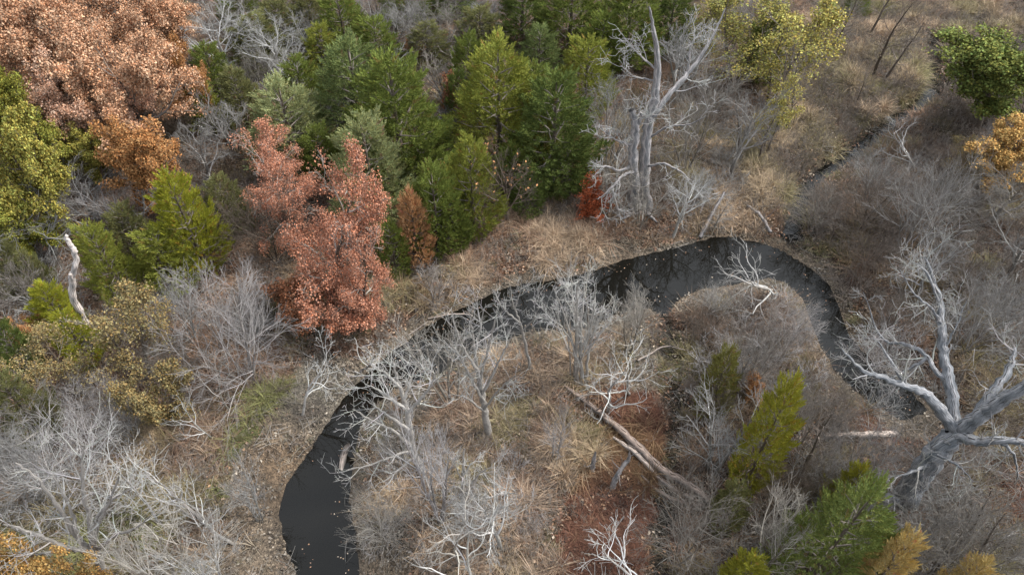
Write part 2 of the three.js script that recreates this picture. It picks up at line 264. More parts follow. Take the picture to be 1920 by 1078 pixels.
["cedar", "cedar", -6.85, -46.11, 3.6, 3.25, "mid", "mid green cedar at the top edge of the wood, fourth from the left"],
["cedar", "cedar", -3.82, -46.9, 3.23, 3.3, "dark", "dark green cedar at the top edge of the wood, leftmost of these"],
["cedar", "cedar", -7.65, -35.91, 3.41, 2.94, "mid", "mid green cedar in the cedar wood, second from the left"],
["cedar", "cedar", 1.15, -34.83, 3.75, 3.17, "mid", "mid green cedar in the cedar wood, eighth from the left"],
["cedar", "cedar", 5.33, -40.27, 3.85, 3.14, "mid", "mid green cedar in the cedar wood, rightmost of these"],
["cedar", "cedar", -9.53, -29.8, 3.52, 2.39, "mid", "green cedar hidden partly behind the top of the red oak"],
["cedar", "cedar", -13.41, -26.26, 3.33, 2.24, "olive", "olive cedar in the gap left of the red oak"],
["cedar", "cedar", -17.3, -24.48, 3.16, 1.92, "olive", "olive cedar behind the lilac-grey fan of bare branches"],
["cedar", "cedar", -21.49, -22.13, 3.35, 1.83, "olive", "olive cedar touching the left edge above the dark one"],
["cedar", "cedar", -2.81, -27.79, 3.33, 2.3, "mid", "mid green cedar in the cedar wood, fifth from the left"],
["leafy", "oak", -27.26, -37.71, 7.77, 4.95, "copper", "copper-leaved oak cut by the top left corner"],
["leafy", "oak", -24.35, -40.32, 7.16, 5.19, "copper", "copper-leaved oak filling the top edge between two others"],
["leafy", "oak", -17.6, -34.98, 5.48, 2.28, "orangebrown", "small brown oak where the copper group meets the bare trees"],
["leafy", "redoak", -10.52, -26.48, 4.99, 2.94, "red", "rust-red upper crown leaning left from the red oak"],
["leafy", "redoak", -6.53, -19.88, 5.82, 2.33, "red", "rust-red oak nearest the stream, lower right of the tall one"],
["leafy", "bush", -8.83, -20.32, 3.04, 2.43, "rust", "dull rust shrub at the left foot of the red oak"],
["leafy", "maple", -22.35, -28.66, 5.36, 2.42, "greenyellow", "green and yellow tree between the left edge one and the yellow-green one"],
["leafy", "maple", -21.3, -23.8, 4.21, 2.58, "greenyellow", "low green and yellow tree at the left edge above the bare branches"],
["bare", "fuzzy", 14.7, -26.66, 2.99, 2.51, "grey", "bushy grey leafless tree in the brush right of the pool, fourth from the left"],
["bare", "fuzzy", 17.66, -28.02, 3.62, 3.33, "grey", "bushy grey leafless tree in the brush right of the pool, fifth from the left"],
["bare", "fuzzy", 18.32, -25.92, 3.61, 3.45, "brown", "bushy brownish leafless tree in the brush right of the pool, seventh from the left"],
["bare", "fuzzy", 20.51, -25.92, 4.21, 3.67, "grey", "bushy grey leafless tree in the brush right of the pool, seventh from the left"],
["bare", "spread", 23.34, -26.66, 3.91, 3.49, "grey", "spreading grey leafless tree in the brush right of the pool, second from the left"],
["bare", "fuzzy", 16.39, -23.8, 3.0, 2.38, "brown", "bushy brownish leafless tree in the brush right of the pool, fifth from the left"],
["bare", "spread", 17.97, -21.84, 3.63, 2.95, "grey", "spreading grey leafless tree in the brush right of the pool, leftmost of these"],
["bare", "fuzzy", 19.47, -21.84, 3.63, 3.18, "brown", "bushy brownish leafless tree in the brush right of the pool, rightmost of these"],
["bare", "fuzzy", 20.48, -20.03, 3.96, 3.04, "grey", "bushy grey leafless tree in the brush right of the pool, rightmost of these"],
["bare", "fuzzy", 21.29, -28.62, 3.31, 3.12, "brown", "bushy brownish leafless tree in the brush right of the pool, eighth from the left"],
["bare", "fuzzy", 16.08, -20.03, 2.73, 2.21, "brown", "bushy brownish leafless tree in the brush right of the pool, sixth from the left"],
["bare", "fuzzy", 10.21, -15.3, 3.19, 2.16, "grey", "bushy grey leafless tree in the brush right of the pool, third from the left"],
["bare", "fuzzy", 11.12, -13.06, 3.33, 2.04, "lilac", "bushy lilac-grey leafless tree in the lower right corner, leftmost of these"],
["bare", "fuzzy", 11.84, -11.04, 3.87, 2.1, "grey", "bushy grey leafless tree in the lower right corner, leftmost of these"],
["bare", "fuzzy", 8.05, -19.45, 2.74, 2.18, "brown", "bushy brownish leafless tree in the brush right of the pool, leftmost of these"],
["bare", "fuzzy", 11.75, -19.45, 2.74, 2.18, "lilac", "bushy lilac-grey leafless tree in the brush right of the pool, second from the left"]];
const SHRUBS = [["brown", "in the brown thicket right of the ditch", [[19.88, -24.04, 1.52], [23.13, -24.06, 1.63], [14.56, -26.62, 1.65], [19.61, -22.66, 0.9], [20.03, -28.86, 1.29], [22.16, -31.46, 1.0], [15.93, -22.53, 1.49], [15.05, -23.55, 0.92], [22.17, -30.16, 0.8], [24.65, -29.26, 0.99], [23.01, -22.91, 1.06], [24.15, -25.91, 1.41], [15.13, -22.33, 1.42], [22.77, -22.72, 1.07], [19.13, -29.73, 0.93], [15.4, -28.28, 1.34], [13.76, -24.62, 1.1], [16.5, -23.37, 1.23], [17.56, -26.47, 1.43], [13.61, -22.05, 0.82], [20.8, -23.14, 0.82], [23.04, -27.62, 1.32], [15.52, -31.07, 0.96], [25.65, -29.4, 1.48], [22.22, -22.32, 1.11], [17.84, -26.05, 1.5]]], ["grey", "in the thicket behind the dead oak", [[15.34, -17.55, 1.44], [21.67, -21.61, 1.56], [15.99, -19.79, 1.29], [21.24, -19.8, 1.54], [18.93, -19.96, 1.05], [17.08, -21.36, 0.92], [18.33, -16.29, 0.93], [14.58, -16.34, 1.23], [18.21, -20.4, 1.28], [20.37, -19.14, 1.14], [14.74, -16.69, 0.83], [17.49, -17.08, 0.9]]], ["lilac", "on the brushy ground below the pool", [[10.69, -17.49, 1.14], [11.91, -21.31, 1.0], [7.75, -17.93, 0.91], [9.2, -17.28, 1.3], [12.53, -19.66, 1.04], [11.16, -19.55, 0.9], [9.71, -21.12, 0.96], [12.01, -17.45, 1.14], [10.05, -20.2, 0.76], [8.44, -18.2, 1.31], [8.91, -18.19, 1.24], [10.78, -18.72, 1.23]]], ["grey", "in the thicket below the lime green cedar", [[8.37, -10.67, 0.92], [9.1, -10.43, 1.25], [7.75, -9.79, 1.22], [10.47, -13.44, 1.14], [7.68, -10.79, 1.07], [11.34, -10.88, 1.34], [8.32, -10.89, 1.29], [11.76, -12.04, 1.37], [11.64, -10.73, 1.48], [12.4, -11.38, 1.12], [7.02, -10.18, 1.45], [9.11, -10.72, 1.28], [11.31, -12.76, 1.32], [9.8, -10.81, 1.04]]], ["grey", "in the thicket at the lower right corner", [[15.92, -10.32, 1.47], [17.44, -12.96, 1.04], [15.36, -10.74, 1.1], [16.37, -10.8, 0.94], [16.08, -12.22, 0.95], [14.54, -11.89, 1.06], [15.17, -12.93, 1.32], [15.16, -10.87, 1.43], [14.22, -9.91, 0.9], [15.73, -12.03, 1.27], [13.82, -10.14, 1.24], [13.77, -10.86, 0.99], [16.22, -11.81, 1.42], [17.19, -10.18, 1.28]]], ["grey", "in the thicket at the left edge", [[-15.19, -13.46, 1.1], [-18.32, -13.68, 1.25], [-14.01, -11.96, 1.29], [-16.79, -12.3, 0.8], [-18.54, -13.83, 1.29], [-18.25, -13.52, 1.51], [-17.59, -14.49, 0.98], [-16.9, -11.94, 1.1], [-14.08, -12.21, 1.28], [-17.02, -11.91, 1.2], [-17.64, -15.06, 1.59], [-17.35, -15.23, 1.18], [-18.35, -13.56, 1.15], [-17.26, -12.81, 1.46]]], ["brown", "below the large fuzzy bare tree", [[-13.41, -17.15, 0.76], [-7.9, -16.14, 0.75], [-12.36, -18.76, 1.19], [-11.71, -16.84, 0.88], [-9.69, -16.86, 1.05], [-12.54, -16.23, 0.78], [-10.59, -17.97, 0.78], [-10.49, -17.43, 0.82], [-9.13, -16.91, 0.62], [-12.11, -17.47, 1.15]]], ["grey", "around the twin-trunk dead tree", [[11.0, -28.58, 0.71], [10.32, -29.21, 1.16], [9.62, -28.13, 1.09], [11.34, -29.44, 1.01], [11.1, -30.48, 0.94], [11.08, -31.23, 1.37], [9.7, -29.18, 0.93], [9.89, -26.72, 0.81], [8.03, -28.56, 1.1], [7.23, -30.73, 1.17], [10.94, -31.21, 0.88], [10.27, -27.32, 1.23]]], ["lilac", "on the grassy inner bend", [[-4.68, -11.17, 0.99], [0.92, -11.26, 0.52], [0.02, -13.65, 0.82], [0.65, -11.21, 0.57], [-3.07, -10.28, 0.57], [-1.36, -12.65, 0.58], [-1.35, -14.59, 0.55], [-2.86, -14.44, 0.53], [-1.51, -11.07, 0.94], [-4.2, -12.56, 0.66], [-1.41, -12.28, 0.97], [-2.9, -14.53, 0.85], [-4.0, -11.59, 0.75], [0.42, -11.96, 0.81]]], ["lilac", "on the far bank above the stream", [[-2.21, -21.99, 0.53], [1.61, -22.1, 0.47], [-2.46, -22.57, 0.77], [-2.84, -21.49, 0.73], [-3.57, -21.63, 0.45], [-3.28, -21.86, 0.52], [2.61, -22.22, 0.56], [2.03, -23.7, 0.76], [-3.95, -23.29, 0.88], [1.08, -23.05, 0.46]]], ["brown", "in the dry upper right field", [[23.74, -38.3, 1.09], [18.1, -38.8, 0.81], [19.85, -42.63, 0.97], [20.48, -41.91, 0.68], [22.83, -38.51, 1.08], [19.33, -36.09, 0.91], [21.47, -39.44, 1.04], [22.06, -46.07, 0.62], [20.82, -46.96, 1.13], [19.98, -37.15, 0.6]]], ["brown", "on the dark slope beside the ditch", [[25.76, -35.43, 0.97], [27.23, -39.58, 0.66], [27.11, -42.93, 0.82], [25.38, -35.52, 0.69], [27.12, -41.59, 0.7], [27.48, -42.06, 0.89], [23.53, -35.11, 0.82], [28.86, -37.34, 1.0], [25.56, -34.92, 0.67], [29.25, -41.44, 1.0], [30.19, -42.88, 0.72], [26.11, -42.12, 0.65]]], ["grey", "under the cedars of the wood", [[-10.53, -33.72, 1.36], [-12.86, -39.01, 1.28], [-5.92, -36.29, 1.16], [-13.52, -36.77, 1.94], [-7.59, -39.44, 1.98], [-19.04, -43.99, 1.78], [-12.17, -44.2, 1.55], [-2.06, -38.44, 1.35], [-17.51, -43.85, 1.9], [-9.27, -34.09, 1.05], [-15.01, -44.13, 1.4], [-17.5, -41.52, 1.41], [-13.94, -44.12, 1.04], [-2.48, -42.47, 1.51]]], ["grey", "under the small left-hand cedars", [[-19.39, -20.71, 0.88], [-21.22, -23.67, 1.34], [-15.65, -20.27, 1.66], [-22.25, -24.35, 1.34], [-18.7, -20.45, 1.18], [-17.39, -19.46, 1.71], [-20.27, -21.26, 1.63], [-21.86, -23.62, 1.11], [-20.88, -19.17, 1.62], [-21.16, -23.51, 0.88], [-21.81, -23.85, 1.23], [-18.91, -22.67, 0.86]]]];
const POOL = [[-5.07, -6.34], [-6.61, -8.94], [-7.76, -10.96], [-8.34, -12.15], [-8.26, -13.21], [-7.82, -14.09], [-7.47, -15.01], [-7.15, -15.85], [-6.73, -16.98], [-6.01, -18.17], [-5.23, -19.14], [-4.39, -20.0], [-3.53, -20.83], [-2.62, -21.5], [-1.92, -21.91], [-1.21, -22.36], [-0.37, -22.94], [0.37, -23.21], [1.23, -23.27], [2.36, -23.51], [3.37, -23.85], [4.28, -24.26], [5.59, -24.82], [6.78, -25.17], [7.99, -25.53], [9.09, -25.97], [9.93, -26.27], [10.73, -26.38], [11.45, -26.08], [12.18, -25.82], [12.97, -25.35], [13.58, -24.71], [14.13, -24.02], [14.52, -23.11], [14.63, -22.13], [14.58, -21.19], [14.57, -20.44], [14.72, -19.71], [15.14, -18.88], [15.6, -18.22], [16.17, -17.42], [16.58, -16.52], [15.6, -16.17], [14.79, -16.78], [14.17, -17.55], [13.68, -18.52], [13.47, -19.76], [13.48, -21.01], [13.48, -22.23], [13.22, -23.11], [12.7, -23.71], [11.99, -23.88], [10.95, -23.68], [9.9, -23.41], [8.88, -23.21], [8.09, -22.88], [7.33, -22.39], [6.64, -22.13], [5.54, -21.97], [4.55, -21.66], [3.54, -21.04], [2.7, -20.65], [1.65, -20.83], [0.7, -20.74], [-0.23, -20.29], [-1.38, -19.71], [-2.27, -19.08], [-3.03, -18.52], [-3.57, -18.25], [-4.43, -17.93], [-5.25, -17.32], [-5.82, -16.67], [-6.22, -15.73], [-6.26, -14.55], [-6.2, -13.43], [-6.14, -12.36], [-5.8, -11.35], [-5.4, -9.87], [-5.04, -8.94], [-3.57, -6.34]];
const DITCH = [[13.72, -26.23], [14.29, -27.76], [15.06, -29.38], [16.16, -30.87], [17.78, -32.08], [19.07, -33.01], [20.62, -34.6], [22.34, -36.12], [24.05, -37.45], [25.37, -39.12], [26.36, -42.09], [27.51, -44.33]];
const GULLY = [[6.81, -21.84], [6.82, -20.62], [6.71, -19.45], [6.55, -17.28], [6.2, -15.3], [5.8, -13.49], [5.38, -11.82], [4.9, -9.6], [4.65, -8.36]];
const REGIONS = [["field", [[7.64, -31.61], [12.07, -32.52], [17.34, -42.21], [23.34, -53.86], [40.46, -53.86], [35.96, -44.8], [28.36, -44.8], [24.69, -38.65], [22.65, -36.47], [18.39, -32.52], [15.1, -29.86], [13.75, -26.66], [11.74, -28.22], [7.74, -28.22]]], ["brush", [[14.01, -26.66], [18.82, -32.06], [22.53, -34.44], [30.53, -34.44], [17.33, -7.54], [4.88, -7.54], [6.96, -20.62], [10.53, -22.48], [12.93, -22.48], [13.42, -19.17], [15.77, -15.78], [14.23, -18.89], [14.37, -22.48], [12.87, -25.19]]], ["dark", [[27.75, -44.13], [35.62, -44.8], [30.53, -34.44], [26.06, -32.99], [21.59, -33.46], [23.82, -36.74], [25.7, -39.22]]], ["straw", [[-5.63, -16.02], [-3.88, -17.41], [-2.41, -18.21], [0.91, -19.88], [3.2, -20.17], [5.6, -21.22], [4.45, -17.81], [4.04, -16.9], [1.91, -16.77], [2.83, -14.6], [2.04, -13.06], [1.29, -11.04], [1.04, -8.52], [-4.67, -8.52], [-5.74, -13.06], [-5.95, -15.3]]], ["red", [[2.94, -16.27], [4.68, -16.9], [5.91, -16.52], [5.8, -13.93], [5.18, -11.04], [4.67, -8.52], [0.78, -8.52], [1.51, -11.82], [1.97, -13.49], [3.0, -14.15]]], ["red", [[13.11, -15.9], [14.31, -16.39], [15.79, -15.54], [15.36, -14.38], [13.43, -14.95]]], ["red", [[17.3, -13.49], [19.87, -13.93], [18.63, -11.33], [16.94, -11.72]]], ["redbrown", [[14.94, -24.49], [17.69, -23.8], [18.9, -19.45], [17.4, -16.77], [15.79, -17.02], [14.4, -19.45]]], ["mud", [[5.35, -21.07], [6.57, -21.47], [6.64, -19.45], [6.34, -16.27], [5.86, -16.15], [4.36, -16.9], [4.61, -18.34]]], ["rust", [[-3.58, -25.92], [-0.52, -27.24], [2.66, -28.02], [5.81, -27.62], [4.12, -26.29], [0.0, -24.49], [-3.13, -22.8], [-5.99, -20.62], [-9.0, -19.45], [-10.4, -21.84], [-6.31, -23.13]]], ["rust", [[-4.31, -22.48], [-1.99, -24.49], [1.02, -25.55], [6.31, -27.43], [9.07, -28.22], [13.91, -26.29], [10.49, -25.92], [3.93, -23.8], [-2.12, -21.69]]], ["tan", [[1.01, -25.37], [3.36, -26.48], [4.32, -25.55], [2.49, -24.49]]], ["tan", [[7.71, -28.02], [11.78, -28.42], [13.44, -26.48], [10.52, -26.07], [8.24, -26.29]]], ["tan", [[-2.21, -23.8], [-0.74, -24.14], [-1.19, -22.32], [-2.6, -21.84]]], ["green", [[-10.4, -16.77], [-8.66, -17.67], [-8.02, -16.27], [-8.48, -14.6], [-9.74, -13.93], [-10.88, -15.3]]], ["olive", [[-15.25, -13.27], [-9.09, -13.71], [-8.34, -12.02], [-8.13, -8.52], [-17.64, -8.52], [-19.54, -12.43]]], ["straw", [[-14.74, -14.6], [-13.07, -15.78], [-10.88, -15.3], [-10.78, -13.38], [-12.87, -13.17]]], ["olive", [[2.17, -17.81], [3.93, -18.07], [4.03, -16.77], [2.74, -16.52]]]];
